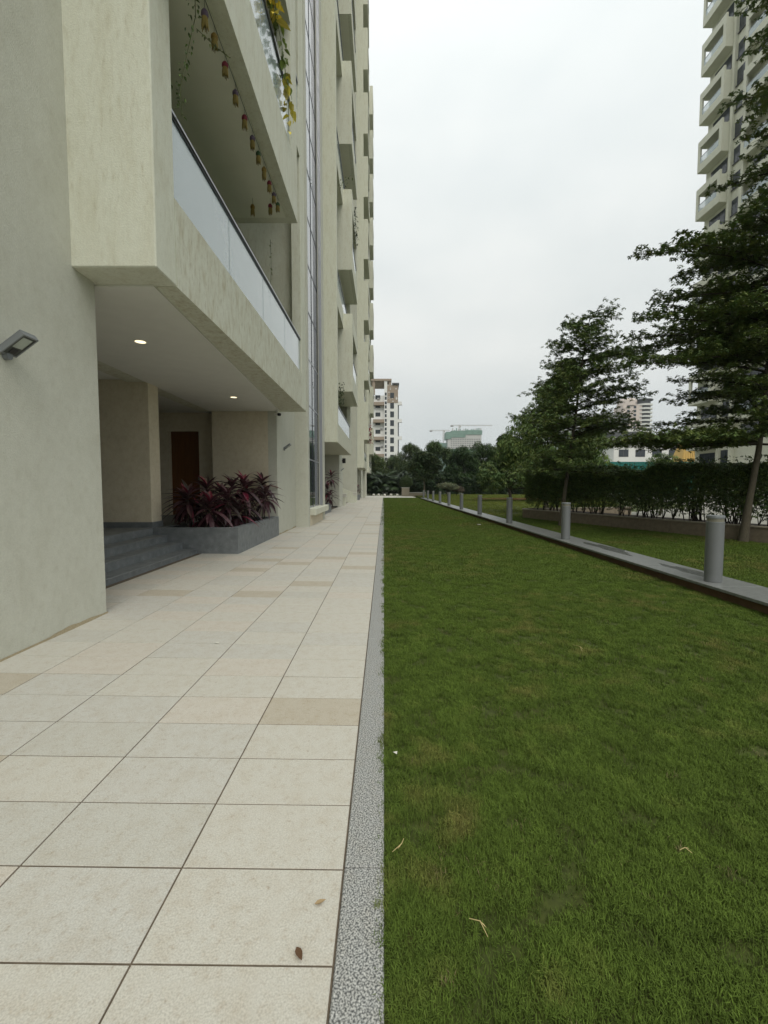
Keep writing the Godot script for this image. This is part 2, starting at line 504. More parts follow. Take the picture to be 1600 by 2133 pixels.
func clumps_for(w: float, y0: float, y1: float, n: int, d: float, sd: int) -> Array:
	var r := RandomNumberGenerator.new(); r.seed = sd
	var out := []
	for i in n:
		var f := (i + 0.5) / n
		var y := lerpf(y0, y1, f)
		var shrink := sqrt(maxf(0.0, 1.0 - pow(absf(f - 0.35) / 0.72, 2.0)))
		var a := i * 2.4 + r.randf()
		var rr := w * shrink * 0.58
		var s := w * r.randf_range(0.36, 0.52)
		out.append([Vector3(cos(a) * rr, y - s * 0.35, sin(a) * rr * d), Vector3(s, s * 0.72, s * d)])
	return out

# ------------------------------------------------------------------ the two towers
const P := 6.5      # two storeys
const H0 := 3.55    # underside of the lowest balcony
const TOP := 66.0

func zbox(st: SurfaceTool, sg: float, x0: float, x1: float, y0: float, y1: float, z0: float, z1: float, b := 0.0) -> void:
	bx(st, Vector3(x0, y0, sg * z0), Vector3(x1, y1, sg * z1), b)

func railing(parent: Node3D, sg: float, x: float, y: float, z0: float, z1: float, fine: bool) -> void:
	var n := maxi(1, int(round((z1 - z0) / 1.75)))
	var w := (z1 - z0) / n
	for i in n:
		var st := mb()
		zbox(st, sg, x - 0.006, x + 0.006, y - 0.015, y + 0.86, z0 + w * i + 0.012, z0 + w * (i + 1) - 0.012)
		part("glass_pane", st, M.rail_glass, parent)
	var r := mb()
	zbox(r, sg, x - 0.035, x + 0.035, y + 0.885, y + 0.925, z0, z1, 0.006 if fine else 0.0)
	part("handrail", r, M.rail, parent)
	if fine:
		var c := mb()
		zbox(c, sg, x - 0.02, x + 0.02, y + 0.86, y + 0.885, z0, z1)
		part("glass_channel", c, M.rail_dark, parent)

# one balcony stack: a frame plane 0.82 m proud of the wall, with a box on every second floor 0.49 m prouder still
func balcony_stack(b: Node3D, sg: float, z0: float, z1: float, near: bool, k0: int, k1: int, fine: bool) -> void:
	var X1 := 0.82
	var X2 := 1.31
	var B := -2.2
	var p0 := z0 if near else z1 - 5.35
	var p1 := z0 + 4.63 if near else z1 - 0.8
	var e := 0.012 if fine else 0.0
	var st := mb()
	zbox(st, sg, B, X1, H0, TOP, z0, z0 + 0.42, e)
	part("end_wall", st, M.frame, b)
	st = mb()
	zbox(st, sg, 0.57, X1, H0, TOP, z1 - 0.65, z1, e)
	zbox(st, sg, B, 0.57, H0, TOP, z1 - 0.25, z1)
	part("end_wall", st, M.frame, b)
	for k in range(k0, k1):
		var y := H0 + P * k
		st = mb()
		zbox(st, sg, 0.57, X1, y, y + 0.91, z0 + 0.42, z1 - 0.65)
		zbox(st, sg, B, 0.57, y, y + 0.3, z0 + 0.42, z1 - 0.25)
		var bal := part("balcony", st, M.parapet if k == 0 else M.frame, b)
		railing(bal, sg, X1 - 0.05, y + 0.91, z0 + 0.42, z1 - 0.67, fine)
		st = mb()
		var yb := y + 3.1
		var yt := y + 7.28
		var q0 := z0 + 0.42 if near else p0
		zbox(st, sg, B, X2, yb, yb + 0.2, q0, p1)
		if near: zbox(st, sg, X1, X2, yb, yb + 0.2, p0, q0)
		zbox(st, sg, 1.06, X2, yb + 0.2, yb + 1.0, p0, p1)
		zbox(st, sg, 1.06, X2, y + 6.35, yt, p0, p1)
		zbox(st, sg, 1.06, X2, yb + 1.0, y + 6.35, p0, p0 + 0.4)
		zbox(st, sg, 1.06, X2, yb + 1.0, y + 6.35, p1 - 0.5, p1)
		zbox(st, sg, X1 if near else B, 1.06, yb + 0.2, y + 6.5, p0, p0 + 0.25)
		zbox(st, sg, B, 1.06, yb + 0.2, y + 6.5, p1 - 0.25, p1)
		zbox(st, sg, X1, 1.06, y + 6.5, y + 6.7, p0, p1)
		zbox(st, sg, X1, 1.06, y + 6.7, yt, p0, p0 + 0.25)
		zbox(st, sg, X1, 1.06, y + 6.7, yt, p1 - 0.25, p1)
		var bxn := part("projecting_box", st, M.frame, b)
		railing(bxn, sg, X2 - 0.05, yb + 1.0, p0 + 0.4, p1 - 0.5, fine)
		if fine:
			# the drip line under the box: a strip standing 8 mm below the underside, leaving a shadow gap along the edge
			st = mb()
			zbox(st, sg, -0.3, X2 - 0.19, yb - 0.012, yb, q0 + 0.05, p1 - 0.2)
			part("soffit", st, M.soffit, b)
			for yy in [y + 0.3, yb + 0.2]:
				var d := mb()
				zbox(d, sg, B, B + 0.05, yy, yy + 2.3, z0 + 1.2, z1 - 1.6)
				var sd := part("sliding_door", d, M.alu_dark, b)
				var n := 4
				var w := (z1 - z0 - 2.8) / n
				for i in n:
					var g := mb()
					zbox(g, sg, B + 0.05, B + 0.06, yy + 0.06, yy + 2.24, z0 + 1.2 + w * i + 0.05, z0 + 1.2 + w * (i + 1) - 0.05)
					part("pane", g, M.far_glass, sd)

func left_tower() -> void:
	var b := thing("apartment_tower", "tall cream apartment block with projecting balconies beside the tiled path", "apartment building", Vector3(-3.03, 0, 0))
	var sg := -1.0
	# core of the building and its closed ground floor
	var st := mb()
	zbox(st, sg, -12.0, -2.2, 3.9, TOP, -5.0, 29.7)
	zbox(st, sg, -12.0, -2.2, 0.0, TOP, 31.7, 78.0)
	zbox(st, sg, -12.0, -5.97, 0.0, 3.9, -5.0, 31.7)
	part("core", st, M.wall, b)
	# the big plain wall on the near left, with its return round the porch
	st = mb()
	zbox(st, sg, -0.25, 0.0, -0.05, H0, -5.0, 4.7)
	zbox(st, sg, -0.25, 0.0, H0, TOP, -5.0, 4.37)
	zbox(st, sg, -5.97, -0.25, -0.05, 3.6, 4.45, 4.7)
	part("wall", st, M.wall, b)
	balcony_stack(b, sg, 4.37, 12.6, true, 0, 3, true)
	st = mb()
	zbox(st, sg, -0.25, 0.0, -0.05, 3.55, 12.45, 15.0)
	zbox(st, sg, -0.25, 0.0, 3.55, TOP, 12.6, 15.0)
	part("wall", st, M.wall, b)
	st = mb()
	zbox(st, sg, -0.25, 0.43, -0.05, TOP, 15.0, 15.35, 0.012)
	part("pier", st, M.wall, b)
	# curtain wall bay
	st = mb()
	zbox(st, sg, -0.2, 0.43, -0.05, 0.4, 15.35, 19.1)
	part("sill_wall", st, M.beige, b)
	st = mb()
	zbox(st, sg, -0.1, 0.6, 0.4, 0.64, 15.5, 19.2, 0.015)
	part("sill", st, M.frame, b)
	var cw := Node3D.new(); cw.name = "curtain_wall"; b.add_child(cw)
	var ys := [0.66, 2.43, 4.41]
	while ys[-1] < 38.0: ys.append(ys[-1] + 1.66)
	for m in [15.37, 16.9, 18.36]:
		st = mb()
		zbox(st, sg, 0.25, 0.295, 0.64, 38.0, m, m + 0.05)
		part("mullion", st, M.alu_dark, cw)
	for i in ys.size() - 1:
		st = mb()
		zbox(st, sg, 0.258, 0.291, ys[i] - 0.026, ys[i] + 0.026, 15.42, 18.36)
		part("transom", st, M.alu_dark if i > 3 else M.alu, cw)
		for c in [[15.42, 16.9], [16.95, 18.36]]:
			st = mb()
			zbox(st, sg, 0.27, 0.282, ys[i] + 0.026, ys[i + 1] - 0.026, c[0], c[1])
			part("pane", st, M.window_glass, cw)
	st = mb()
	for k in 12: zbox(st, sg, -2.2, 0.2, 3.3 + 3.25 * k, 3.55 + 3.25 * k, 15.36, 18.39)
	part("floor_slab", st, M.room, b).set_meta("kind", "stuff")
	st = mb()
	zbox(st, sg, 0.2, 0.33, 0.64, 38.0, 18.41, 18.5)
	zbox(st, sg, -0.25, 0.45, -0.05, TOP, 18.5, 19.1)
	part("pier", st, M.wall, b)
	st = mb()
	zbox(st, sg, 0.33, 0.44, 0.66, 38.0, 18.4, 18.5)
	part("jamb", st, M.alu, b)
	st = mb()
	zbox(st, sg, -0.25, 0.0, -0.05, TOP, 19.1, 20.95)
	part("wall", st, M.wall, b)
	balcony_stack(b, sg, 20.95, 29.7, false, 0, 6, true)
	# under the second stack
	st = mb()
	zbox(st, sg, -5.97, -0.2, -0.05, H0, 29.45, 29.7)
	zbox(st, sg, -0.2, 0.03, -0.05, H0, 29.45, 31.7)
	zbox(st, sg, -0.2, 0.03, H0, TOP, 29.7, 31.7)
	part("wall", st, M.wall, b)
	st = mb()
	zbox(st, sg, -0.9, -0.1, 0.02, 0.12, 29.41, 29.45)
	part("vent_slot", st, M.black, b)
	st = mb()
	zbox(st, sg, -1.17, 0.41, -0.05, TOP, 42.0, 43.0)
	zbox(st, sg, -0.25, 0.05, -0.05, TOP, 43.0, 49.0)
	part("wall", st, M.wall, b)
	balcony_stack(b, sg, 49.0, 57.2, true, 0, 9, false)
	st = mb()
	zbox(st, sg, 0.3, 0.62, -0.05, H0, 56.0, 56.6)
	zbox(st, sg, -0.4, -0.1, -0.05, H0, 55.0, 56.6)
	part("column", st, M.wall, b)
	st = mb()
	zbox(st, sg, -0.25, 0.0, -0.05, TOP, 57.2, 65.0)
	zbox(st, sg, -0.25, 0.45, -0.05, TOP, 64.0, 65.0)
	part("wall", st, M.wall, b)
	balcony_stack(b, sg, 65.0, 76.0, false, 0, 9, false)
	grime(b, 0.0, 0.4, 4.7, 0.028, 3)
	grime(b, 0.0, 12.46, 15.0, 0.028, 4)
	# porch: ceiling, walls, door
	st = mb()
	zbox(st, sg, -5.97, -2.2, 3.6, 3.9, 4.7, 31.7)
	part("ceiling", st, M.ceiling, b)
	st = mb()
	prism(st, PackedVector2Array([Vector2(0.60, -4.74), Vector2(0.12, -12.36), Vector2(-1.85, -12.36), Vector2(-1.70, -4.74)]), 3.53, 3.549)
	part("ceiling_panel", st, M.ceiling, b)
	st = mb()
	zbox(st, sg, -5.97, -1.77, 0.578, 3.6, 9.02, 9.42, 0.01)
	part("porch_wall", st, M.beige, b)
	st = mb()
	zbox(st, sg, -5.97, -1.755, 0.578, 0.69, 9.005, 9.435)
	part("skirting", st, M.slate, b)
	st = mb()
	zbox(st, sg, -1.83, -0.25, -0.05, 3.55, 12.45, 12.7)
	zbox(st, sg, -1.83, -1.58, 0.0, 3.6, 12.7, 13.25)
	zbox(st, sg, -2.44, -1.83, 0.578, 3.6, 13.0, 13.25)
	zbox(st, sg, -5.97, -3.33, 0.578, 3.6, 13.0, 13.25)
	zbox(st, sg, -3.33, -2.44, 3.06, 3.6, 13.0, 13.25)
	part("porch_wall", st, M.beige, b)
	st = mb()
	zbox(st, sg, -3.33, -2.44, 0.578, 3.06, 13.16, 13.22)
	var dr := part("door", st, M.door, b)
	st = mb()
	bx(st, Vector3(-2.54, 1.55, -13.16), Vector3(-2.50, 1.75, -13.11), 0.008)
	part("handle", st, M.rail, dr)
	st = mb()
	zbox(st, sg, -5.97, -1.715, -0.05, 0.578, 4.7, 13.3)
	part("porch_floor", st, M.slate, b)

func grime(b: Node3D, x: float, z0: float, z1: float, hmax: float, sd: int) -> void:
	# a ragged crust of splashed soil where the wall meets the tiles
	rng.seed = sd
	var st := mb()
	var z := z0
	var n := FastNoiseLite.new()
	n.seed = sd
	n.frequency = 1.6
	n.fractal_octaves = 4
	var step := 0.02
	while z < z1:
		var h0 := hmax * clampf(0.6 + 1.1 * n.get_noise_1d(z), 0.3, 1.2)
		var h1 := hmax * clampf(0.6 + 1.1 * n.get_noise_1d(z + step), 0.3, 1.2)
		var d0 := 0.006 + 0.5 * h0 * 0.4
		var d1 := 0.006 + 0.5 * h1 * 0.4
		quad(st, Vector3(x + d0, 0.0, -z), Vector3(x + d1, 0.0, -z - step), Vector3(x + 0.002, 0.05 + h1, -z - step), Vector3(x + 0.002, 0.05 + h0, -z), Vector3(1, 0.3, 0))
		z += step
	part("grime", st, M.grime, b)

func twin_tower() -> void:
	# the twin stands across the garden, its balconies facing the path; turned half round, so that +x faces the path
	var b := thing("apartment_tower", "matching cream tower with box balconies rising behind the tiered tree", "apartment building", Vector3(45.7, 0, 0), PI)
	var sg := 1.0
	var st := mb()
	zbox(st, sg, -16.0, 0.0, 0.0, 74.0, 30.0, 64.6)
	part("wall", st, M.twin, b)
	for k in 11:
		var y := H0 + P * k
		for s in [[60.2, 64.6, y + 3.1, 1.31], [49.0, 57.4, y + 6.35, 0.95], [38.0, 46.0, y + 3.1, 1.31]]:
			if s[2] > 70.0: continue
			st = mb()
			var yb: float = s[2]
			var X: float = s[3]
			zbox(st, sg, 0.0, X, yb, yb + 0.2, s[0], s[1])
			zbox(st, sg, X - 0.25, X, yb + 0.2, yb + 1.0, s[0], s[1])
			zbox(st, sg, X - 0.25, X, yb + 3.25, yb + 4.18, s[0], s[1])
			zbox(st, sg, 0.0, X - 0.25, yb + 3.4, yb + 3.6, s[0], s[1])
			zbox(st, sg, X - 0.25, X, yb + 1.0, yb + 3.25, s[0], s[0] + 0.5)
			zbox(st, sg, X - 0.25, X, yb + 1.0, yb + 3.25, s[1] - 0.45, s[1])
			zbox(st, sg, 0.0, X - 0.25, yb + 0.2, yb + 3.4, s[0], s[0] + 0.25)
			zbox(st, sg, 0.0, X - 0.25, yb + 0.2, yb + 1.8, s[1] - 0.25, s[1])
			var o := part("projecting_box", st, M.twin, b)
			railing(o, sg, X - 0.05, yb + 1.0, s[0] + 0.5, s[1] - 0.45, false)
			# door behind the balcony, window of the floor below
			st = mb()
			zbox(st, sg, 0.0, 0.03, yb + 0.25, yb + 2.6, s[0] + 0.6, s[1] - 0.5)
			part("sliding_door", st, M.far_glass, b)
			st = mb()
			zbox(st, sg, 0.0, 0.05, yb - 2.3, yb - 0.5, s[0] + 0.5, s[1] - 1.0)
			var wn := part("window", st, M.alu_dark, b)
			var w: float = (s[1] - s[0] - 1.5) / 3.0
			for i in 3:
				st = mb()
				zbox(st, sg, 0.05, 0.06, yb - 2.25, yb - 0.55, s[0] + 0.5 + w * i + 0.05, s[0] + 0.5 + w * (i + 1) - 0.05)
				part("pane", st, M.far_glass, wn)
	for k in 21:
		var y := 1.2 + 3.25 * k
		st = mb()
		zbox(st, sg, 0.0, 0.06, y, y + 1.9, 58.2, 59.6)
		zbox(st, sg, 0.06, 0.16, y - 0.12, y, 58.1, 59.7)
		var wn := part("window", st, M.alu_dark, b)
		for c in [[58.25, 58.88], [58.92, 59.55]]:
			st = mb()
			zbox(st, sg, 0.06, 0.07, y + 0.05, y + 1.85, c[0], c[1])
			part("pane", st, M.far_glass, wn)
	st = mb()
	zbox(st, sg, 0.0, 0.5, 0.0, 74.0, 57.4, 57.8)
	zbox(st, sg, 0.0, 0.35, 0.0, 74.0, 59.75, 60.15)
	part("pier", st, M.twin, b)

# ------------------------------------------------------------------ ground, path, lawn
func grounds() -> void:
	var st := mb()
	quad(st, Vector3(-900, -0.16, 300), Vector3(1200, -0.16, 300), Vector3(1200, -0.16, -1500), Vector3(-900, -0.16, -1500), Vector3.UP)
	struct("ground", st, M.ground)
	# the tiled path falls 1.3 % towards the garden
	var path := thing("path", "", "")
	path.rotation.z = -0.013
	path.set_meta("kind", "structure")
	st = mb()
	bx(st, Vector3(-4.3, -0.12, 1.0), Vector3(-0.148, -0.0034, -58.0))
	part("mortar_bed", st, M.mortar, path)
	rng.seed = 11
	var PZ := 0.3275
	var PX := 0.6
	var tm := mb()
	var g := 0.0034
	var hx := PX / 2.0 - g
	var hz := PZ / 2.0 - g
	var tile_mesh: ArrayMesh
	tile_into(tm, Vector3.ZERO, hx, hz)
	tile_mesh = tm.commit()
	var rest := [mb(), mb(), mb(), mb()]
	var count := 0
	var row := 0
	while true:
		var z := -(0.56 + PZ * (row + 0.5))
		if z < -57.8: break
		for c in 6:
			var x := -0.15 - PX * (c + 0.5)
			if c == 5 and (z > -4.7 or z < -12.0): continue
			var pick := rng.randf()
			var v := 0 if pick < 0.34 else (1 if pick < 0.58 else (2 if pick < 0.80 else (4 if pick < 0.90 else 3)))
			if v == 3 and row < 4: v = 0
			var tilt := Vector3(rng.randf_range(-0.0012, 0.0012), 0, rng.randf_range(-0.0012, 0.0012))
			var lift := rng.randf_range(-0.0008, 0.0008)
			if count < 296:
				mesh_part("tile", tile_mesh, M["tile%d" % v], path, Transform3D(Basis.from_euler(tilt), Vector3(x, lift, z)))
			else:
				tile_into(rest[[0, 1, 2, 3, 1][v]], Vector3(x, lift, z), hx, hz)
			count += 1
		row += 1
	for i in 4:
		part("far_tiles", rest[i], M["tile%d" % i], path).set_meta("kind", "stuff")
	# granite kerb between the path and the lawn
	var kerb := thing("kerb", "", "")
	kerb.set_meta("kind", "structure")
	var z := 0.9
	var n := 0
	while z > -56.2:
		var l := 2.45 if n > 0 else 2.45
		st = mb()
		bx(st, Vector3(-0.1465, -0.14, z - 0.0015), Vector3(0.0, 0.006 + rng.randf_range(-0.001, 0.001), z - l + 0.0015), 0.004)
		part("kerb_stone", st, M.granite, kerb)
		z -= l
		n += 1
	# lawns
	st = mb()
	bx(st, Vector3(0.0, -0.14, 2.0), Vector3(4.26, -0.012, -56.2))
	struct("lawn", st, M.lawn)
	st = mb()
	bx(st, Vector3(4.78, -0.14, 2.0), Vector3(34.0, 0.086, -76.0))
	struct("lawn", st, M.lawn)
	# plaza at the end of the path
	st = mb()
	bx(st, Vector3(-14.0, -0.14, -58.0), Vector3(4.25, 0.0, -70.0))
	bx(st, Vector3(-0.148, -0.14, -56.2), Vector3(4.25, 0.0, -58.0))
	struct("pavement", st, M.white_stone)
	# paved drive behind the planter hedge, on the right
	st = mb()
	prism(st, PackedVector2Array([Vector2(8.0, -19.0), Vector2(12.2, -6.5), Vector2(12.6, 1.5), Vector2(45.6, 1.5), Vector2(45.6, -64.0), Vector2(30.0, -64.0), Vector2(22.0, -30.0)]), -0.1, 0.10)
	struct("pavement", st, M.pavement)

func tile_into(st: SurfaceTool, at: Vector3, hx: float, hz: float) -> void:
	var c := 0.0016
	var t := [at + Vector3(-hx + c, 0, -hz + c), at + Vector3(hx - c, 0, -hz + c), at + Vector3(hx - c, 0, hz - c), at + Vector3(-hx + c, 0, hz - c)]
	var e := [at + Vector3(-hx, -0.0018, -hz), at + Vector3(hx, -0.0018, -hz), at + Vector3(hx, -0.0018, hz), at + Vector3(-hx, -0.0018, hz)]
	quad(st, t[0], t[1], t[2], t[3], Vector3.UP)
	for i in 4:
		var j := (i + 1) % 4
		var out: Vector3 = (e[i] + e[j]) / 2.0 - at
		quad(st, t[i], t[j], e[j], e[i], Vector3(out.x, 0.3, out.z))
		quad(st, e[i], e[j], e[j] + Vector3(0, -0.012, 0), e[i] + Vector3(0, -0.012, 0), Vector3(out.x, 0, out.z))

func tuft(n: int, h: float, spread: float, w: float, sd: int) -> ArrayMesh:
	var r := RandomNumberGenerator.new(); r.seed = sd
	var st := mb()
	for i in n:
		var p := Vector3(r.randf_range(-spread, spread), 0, r.randf_range(-spread, spread))
		var a := r.randf() * TAU
		var d := Vector3(cos(a), 0, sin(a))
		var s := Vector3(-d.z, 0, d.x) * w
		var hh := h * r.randf_range(0.5, 1.15)
		var lean := r.randf_range(0.25, 1.1) * hh
		var m := p + Vector3.UP * hh * 0.62 + d * lean * 0.35
		var t := p + Vector3.UP * hh * r.randf_range(0.72, 1.0) + d * lean
		var k := r.randf_range(0.7, 1.3)
		st.set_color(Color(k, k, k * 0.9) if r.randf() > 0.05 else Color(2.4, 1.45, 2.6))
		var nn := (d * -0.5 + Vector3.UP).normalized()
		quad(st, p - s, p + s, m + s * 0.8, m - s * 0.8, nn)
		tri(st, m - s * 0.8, m + s * 0.8, t, nn)
	return st.commit()

var lawn_noise := FastNoiseLite.new()

func grass_at(mesh: Mesh, area: Rect2, y: float, count: int, sc: float, keep: Callable, called: String, lbl: String) -> void:
	var xfs := []
	var cols := []
	for i in count:
		var x := rng.randf_range(area.position.x, area.end.x)
		var z := rng.randf_range(area.position.y, area.end.y)
		if not keep.call(x, z): continue
		var patch := lawn_noise.get_noise_2d(x * 9.0, z * 9.0)
		var fine := lawn_noise.get_noise_2d(x * 60.0 + 300.0, z * 60.0)
		var dry := clampf(patch * 0.9 + fine * 0.9 - 0.16, 0.0, 0.8)
		if fine < -0.24 and rng.randf() < 0.78: continue
		var k := rng.randf_range(0.75, 1.25) * (1.0 + fine * 0.35)
		var c := Color(0.098, 0.150, 0.024).lerp(Color(0.165, 0.142, 0.048), dry)
		if z < -20.0 and x > 4.5:
			c = Color(0.125, 0.160, 0.026).lerp(Color(0.19, 0.17, 0.05), dry)
			var e := Vector2((x - 15.0) / 4.5, (z + 47.0) / 4.0).length() + patch * 0.8
			if e < 1.0: c = Color(0.20, 0.115, 0.055)
		if rng.randf() < 0.003: c = Color(0.20, 0.17, 0.085)
		cols.append(Color(c.r * k, c.g * k, c.b * k))
		var s := sc * rng.randf_range(0.7, 1.25)
		xfs.append(Transform3D((Basis(Vector3.UP, rng.randf() * TAU) * Basis(Vector3.RIGHT, rng.randf_range(-0.3, 0.3))).scaled(Vector3(s, s * rng.randf_range(0.75, 1.2), s)), Vector3(x, y, z)))
	var o := scatter(called, mesh, M.grass, xfs, cols, self)
	tag(o, lbl, "grass", "", "stuff")

func lawns() -> void:
	rng.seed = 77
	lawn_noise.seed = 5
	lawn_noise.frequency = 0.05
	lawn_noise.fractal_octaves = 3
	var fine := tuft(18, 0.030, 0.032, 0.0013, 1)
	var mid := tuft(16, 0.032, 0.055, 0.0024, 2)
	var far := tuft(14, 0.034, 0.13, 0.006, 3)
	var yes := func(_x, _z): return true
	grass_at(fine, Rect2(0.004, -3.2, 3.4, 2.6), -0.014, 36000, 1.0, func(x, z): return x < -z + 0.5, "grass", "short mown grass on the near lawn right beside the granite kerb")
	grass_at(fine, Rect2(0.004, -6.5, 4.25, 3.3), -0.014, 40000, 1.05, yes, "grass", "dark green mown grass of the lawn in front of the nearest bollard")
	grass_at(fine, Rect2(-0.016, -7.0, 0.03, 6.2), 0.0, 260, 0.9, func(_x, z): return lawn_noise.get_noise_2d(z * 40.0, 7.0) > 0.0, "grass", "stray grass blades creeping over the granite kerb")
	grass_at(mid, Rect2(0.006, -16.0, 4.25, 9.5), -0.014, 60000, 1.05, yes, "grass", "mown grass of the lawn strip along the middle of the kerb")
	grass_at(far, Rect2(0.01, -56.2, 4.24, 40.2), -0.014, 60000, 1.0, yes, "grass", "far stretch of the narrow lawn ending at the white pavement")
	grass_at(mid, Rect2(4.80, -20.0, 4.6, 15.4), 0.085, 60000, 1.1, func(x, z): return x < planter_x(-z) - 0.02 and x < -z * 0.95 + 0.6, "grass", "grass between the bollard kerb and the low planter wall")
	grass_at(far, Rect2(4.82, -75.9, 25.0, 56.0), 0.085, 70000, 1.25, func(x, z): return x < -z * 0.5 + 1.0, "grass", "wide far lawn with a dry patch beyond the bollards")

func planter_x(z: float) -> float:
	return lerpf(6.0, 9.03, (18.6 - z) / 8.38) if z < 18.7 else 99.0

# ------------------------------------------------------------------ garden walls, bollards
func garden_edges() -> void:
	# low kerb wall that carries the bollards: brown plastered core under granite slabs
	var w := thing("low_garden_wall", "long low wall with grey granite coping that carries the bollards", "garden wall", Vector3(4.52, 0, -28))
	var st := mb()
	bx(st, Vector3(-0.26, -0.14, 30.0), Vector3(0.26, 0.112, -22.2))
	part("plastered_core", st, M.riser_brown, w)
	var z := 30.0
	while z > -22.0:
		st = mb()
		bx(st, Vector3(-0.32, 0.112, z - 0.002), Vector3(0.32, 0.15 + rng.randf_range(-0.001, 0.001), z - 1.498), 0.004)
		part("coping_slab", st, M.granite_wet, w)
		z -= 1.5
	var names := ["nearest bollard, tall grey cylinder standing on the granite coping", "second bollard from the camera, in front of the slender tree trunk", "third bollard from the camera, with the dry lawn patch behind it", "fourth bollard from the camera, on the granite coping", "fifth bollard from the camera, on the granite coping", "sixth bollard from the camera, on the granite coping", "seventh bollard from the camera, on the granite coping", "eighth bollard from the camera, on the granite coping", "ninth bollard from the camera, next to last of the row", "last bollard of the row at the far end of the coping"]
	var proto := thing("bollard", names[0], "bollard", Vector3(4.42, 0.15, -5.81), 0.0, "grey bollards along the low garden wall")
	st = mb()
	lathe(st, [Vector2(0.0, 0.0), Vector2(0.098, 0.0), Vector2(0.102, 0.006), Vector2(0.102, 0.80), Vector2(0.10, 0.806), Vector2(0.085, 0.806)], 28)
	part("post", st, M.bollard, proto)
	st = mb()
	lathe(st, [Vector2(0.097, 0.80), Vector2(0.097, 0.855)], 28)
	part("light_band", st, M.bollard_band, proto)
	st = mb()
	lathe(st, [Vector2(0.085, 0.853), Vector2(0.104, 0.853), Vector2(0.105, 0.858), Vector2(0.105, 0.884), Vector2(0.10, 0.89), Vector2(0.0, 0.892)], 28)
	part("cap", st, M.cast, proto)
	st = mb()
	lathe(st, [Vector2(0.099, 0.796), Vector2(0.1045, 0.798), Vector2(0.1045, 0.806), Vector2(0.099, 0.808)], 28)
	part("ring", st, M.cast, proto)
	for i in range(1, 10):
		var o: Node3D = proto.duplicate()
		o.name = numbered("bollard")
		add_child(o)
		o.position = Vector3(4.42, 0.15, -5.81 - 4.78 * i)
		o.rotation.y = i * 0.7
		tag(o, names[i])
	# planter wall of upright stone panels, curving back at its far end
	var pw := thing("planter_wall", "low brown stone planter wall with a thin coping under the clipped hedge", "planter wall", Vector3(7.5, 0.08, -14.4))
	var line := []
	var zz := 4.0
	while zz < 18.2:
		line.append(Vector2(planter_x(zz), -zz)); zz += 0.94
	for a in 7:
		var t := a / 6.0 * 2.0
		line.append(Vector2(6.52 - 0.52 * cos(t * 0.9), -18.55 - 0.75 * sin(t * 0.9)))
	for i in 6: line.append(Vector2(7.1 + i * 0.9, -19.3 - i * 0.25))
	for i in line.size() - 1:
		var p: Vector2 = line[i]; var q: Vector2 = line[i + 1]
		var d := q - p
		var xf := Transform3D(Basis(Vector3.UP, -atan2(d.y, d.x)), Vector3((p.x + q.x) / 2, 0.08, (p.y + q.y) / 2) - pw.position)
		var l := d.length()
		st = mb()
		bx(st, Vector3(-l / 2 + 0.004, -0.15, -0.06), Vector3(l / 2 - 0.004, 0.365 + rng.randf_range(-0.003, 0.003), 0.07), 0.004)
		part("stone_panel", st, M.panel_stone, pw, xf)
		st = mb()
		bx(st, Vector3(-l / 2 + 0.002, 0.368, -0.085), Vector3(l / 2 - 0.002, 0.402, 0.085), 0.004)
		part("coping_stone", st, M.coping, pw, xf)
	st = mb()
	prism(st, PackedVector2Array([Vector2(6.05, -18.6) , Vector2(11.2, -4.1), Vector2(12.7, -4.6), Vector2(8.0, -19.2)]), 0.0, 0.40)
	var so := part("soil", st, M.soil, pw)
	so.position = -pw.position
	# clipped hedge in the planter
	rng.seed = 301
	var hedge := thing("hedge", "clipped dark green hedge growing in the low stone planter", "hedge", Vector3(8.2, 0.48, -14.0))
	var stems := mb()
	var xfs := []
	var cols := []
	for i in 110:
		var z1 := rng.randf_range(4.4, 19.0)
		var x1 := planter_x(minf(z1, 18.6)) + rng.randf_range(0.4, 1.25)
		var o := Vector3(x1, 0.4, -z1) - hedge.position
		for j in 3:
			var e := o + Vector3(rng.randf_range(-0.3, 0.3), rng.randf_range(0.8, 1.4), rng.randf_range(-0.3, 0.3))
			tube(stems, [o, o.lerp(e, 0.5) + Vector3(rng.randf_range(-0.08, 0.08), 0, rng.randf_range(-0.08, 0.08)), e], [0.014, 0.010, 0.004], 4, false)
	part("stems", stems, M.bark_dark, hedge).set_meta("kind", "stuff")
	for i in 38000:
		var z1 := rng.randf_range(4.3, 19.3)
		var face := rng.randf()
		var w1 := rng.randf_range(0.2, 1.5)
		if face < 0.4: w1 = 0.2 + absf(rng.randfn()) * 0.13
		var top := 2.0 + 0.10 * sin(z1 * 2.1) + 0.07 * sin(z1 * 5.3 + 1.0)
		var y := 0.60 + (top - 0.60) * pow(rng.randf(), 0.62)
		if face > 0.72: y = top - absf(rng.randfn()) * 0.10
		if y < 0.95 and rng.randf() < 0.35: continue
		if rng.randf() < 0.02: y = top + rng.randf() * 0.2
		var p := Vector3(planter_x(minf(z1, 18.6)) + w1, y, -z1) - hedge.position
		xfs.append(Transform3D((Basis(Vector3.UP, rng.randf() * TAU) * Basis(Vector3.RIGHT, rng.randf_range(-0.9, 0.9))).scaled(Vector3.ONE * rng.randf_range(0.7, 1.25)), p))
		cols.append(green(Color(0.110, 0.165, 0.052), 0.5))
	scatter("foliage", cluster(7, 0.045, 0.062, 0.032, 9), M.leaf, xfs, cols, hedge)
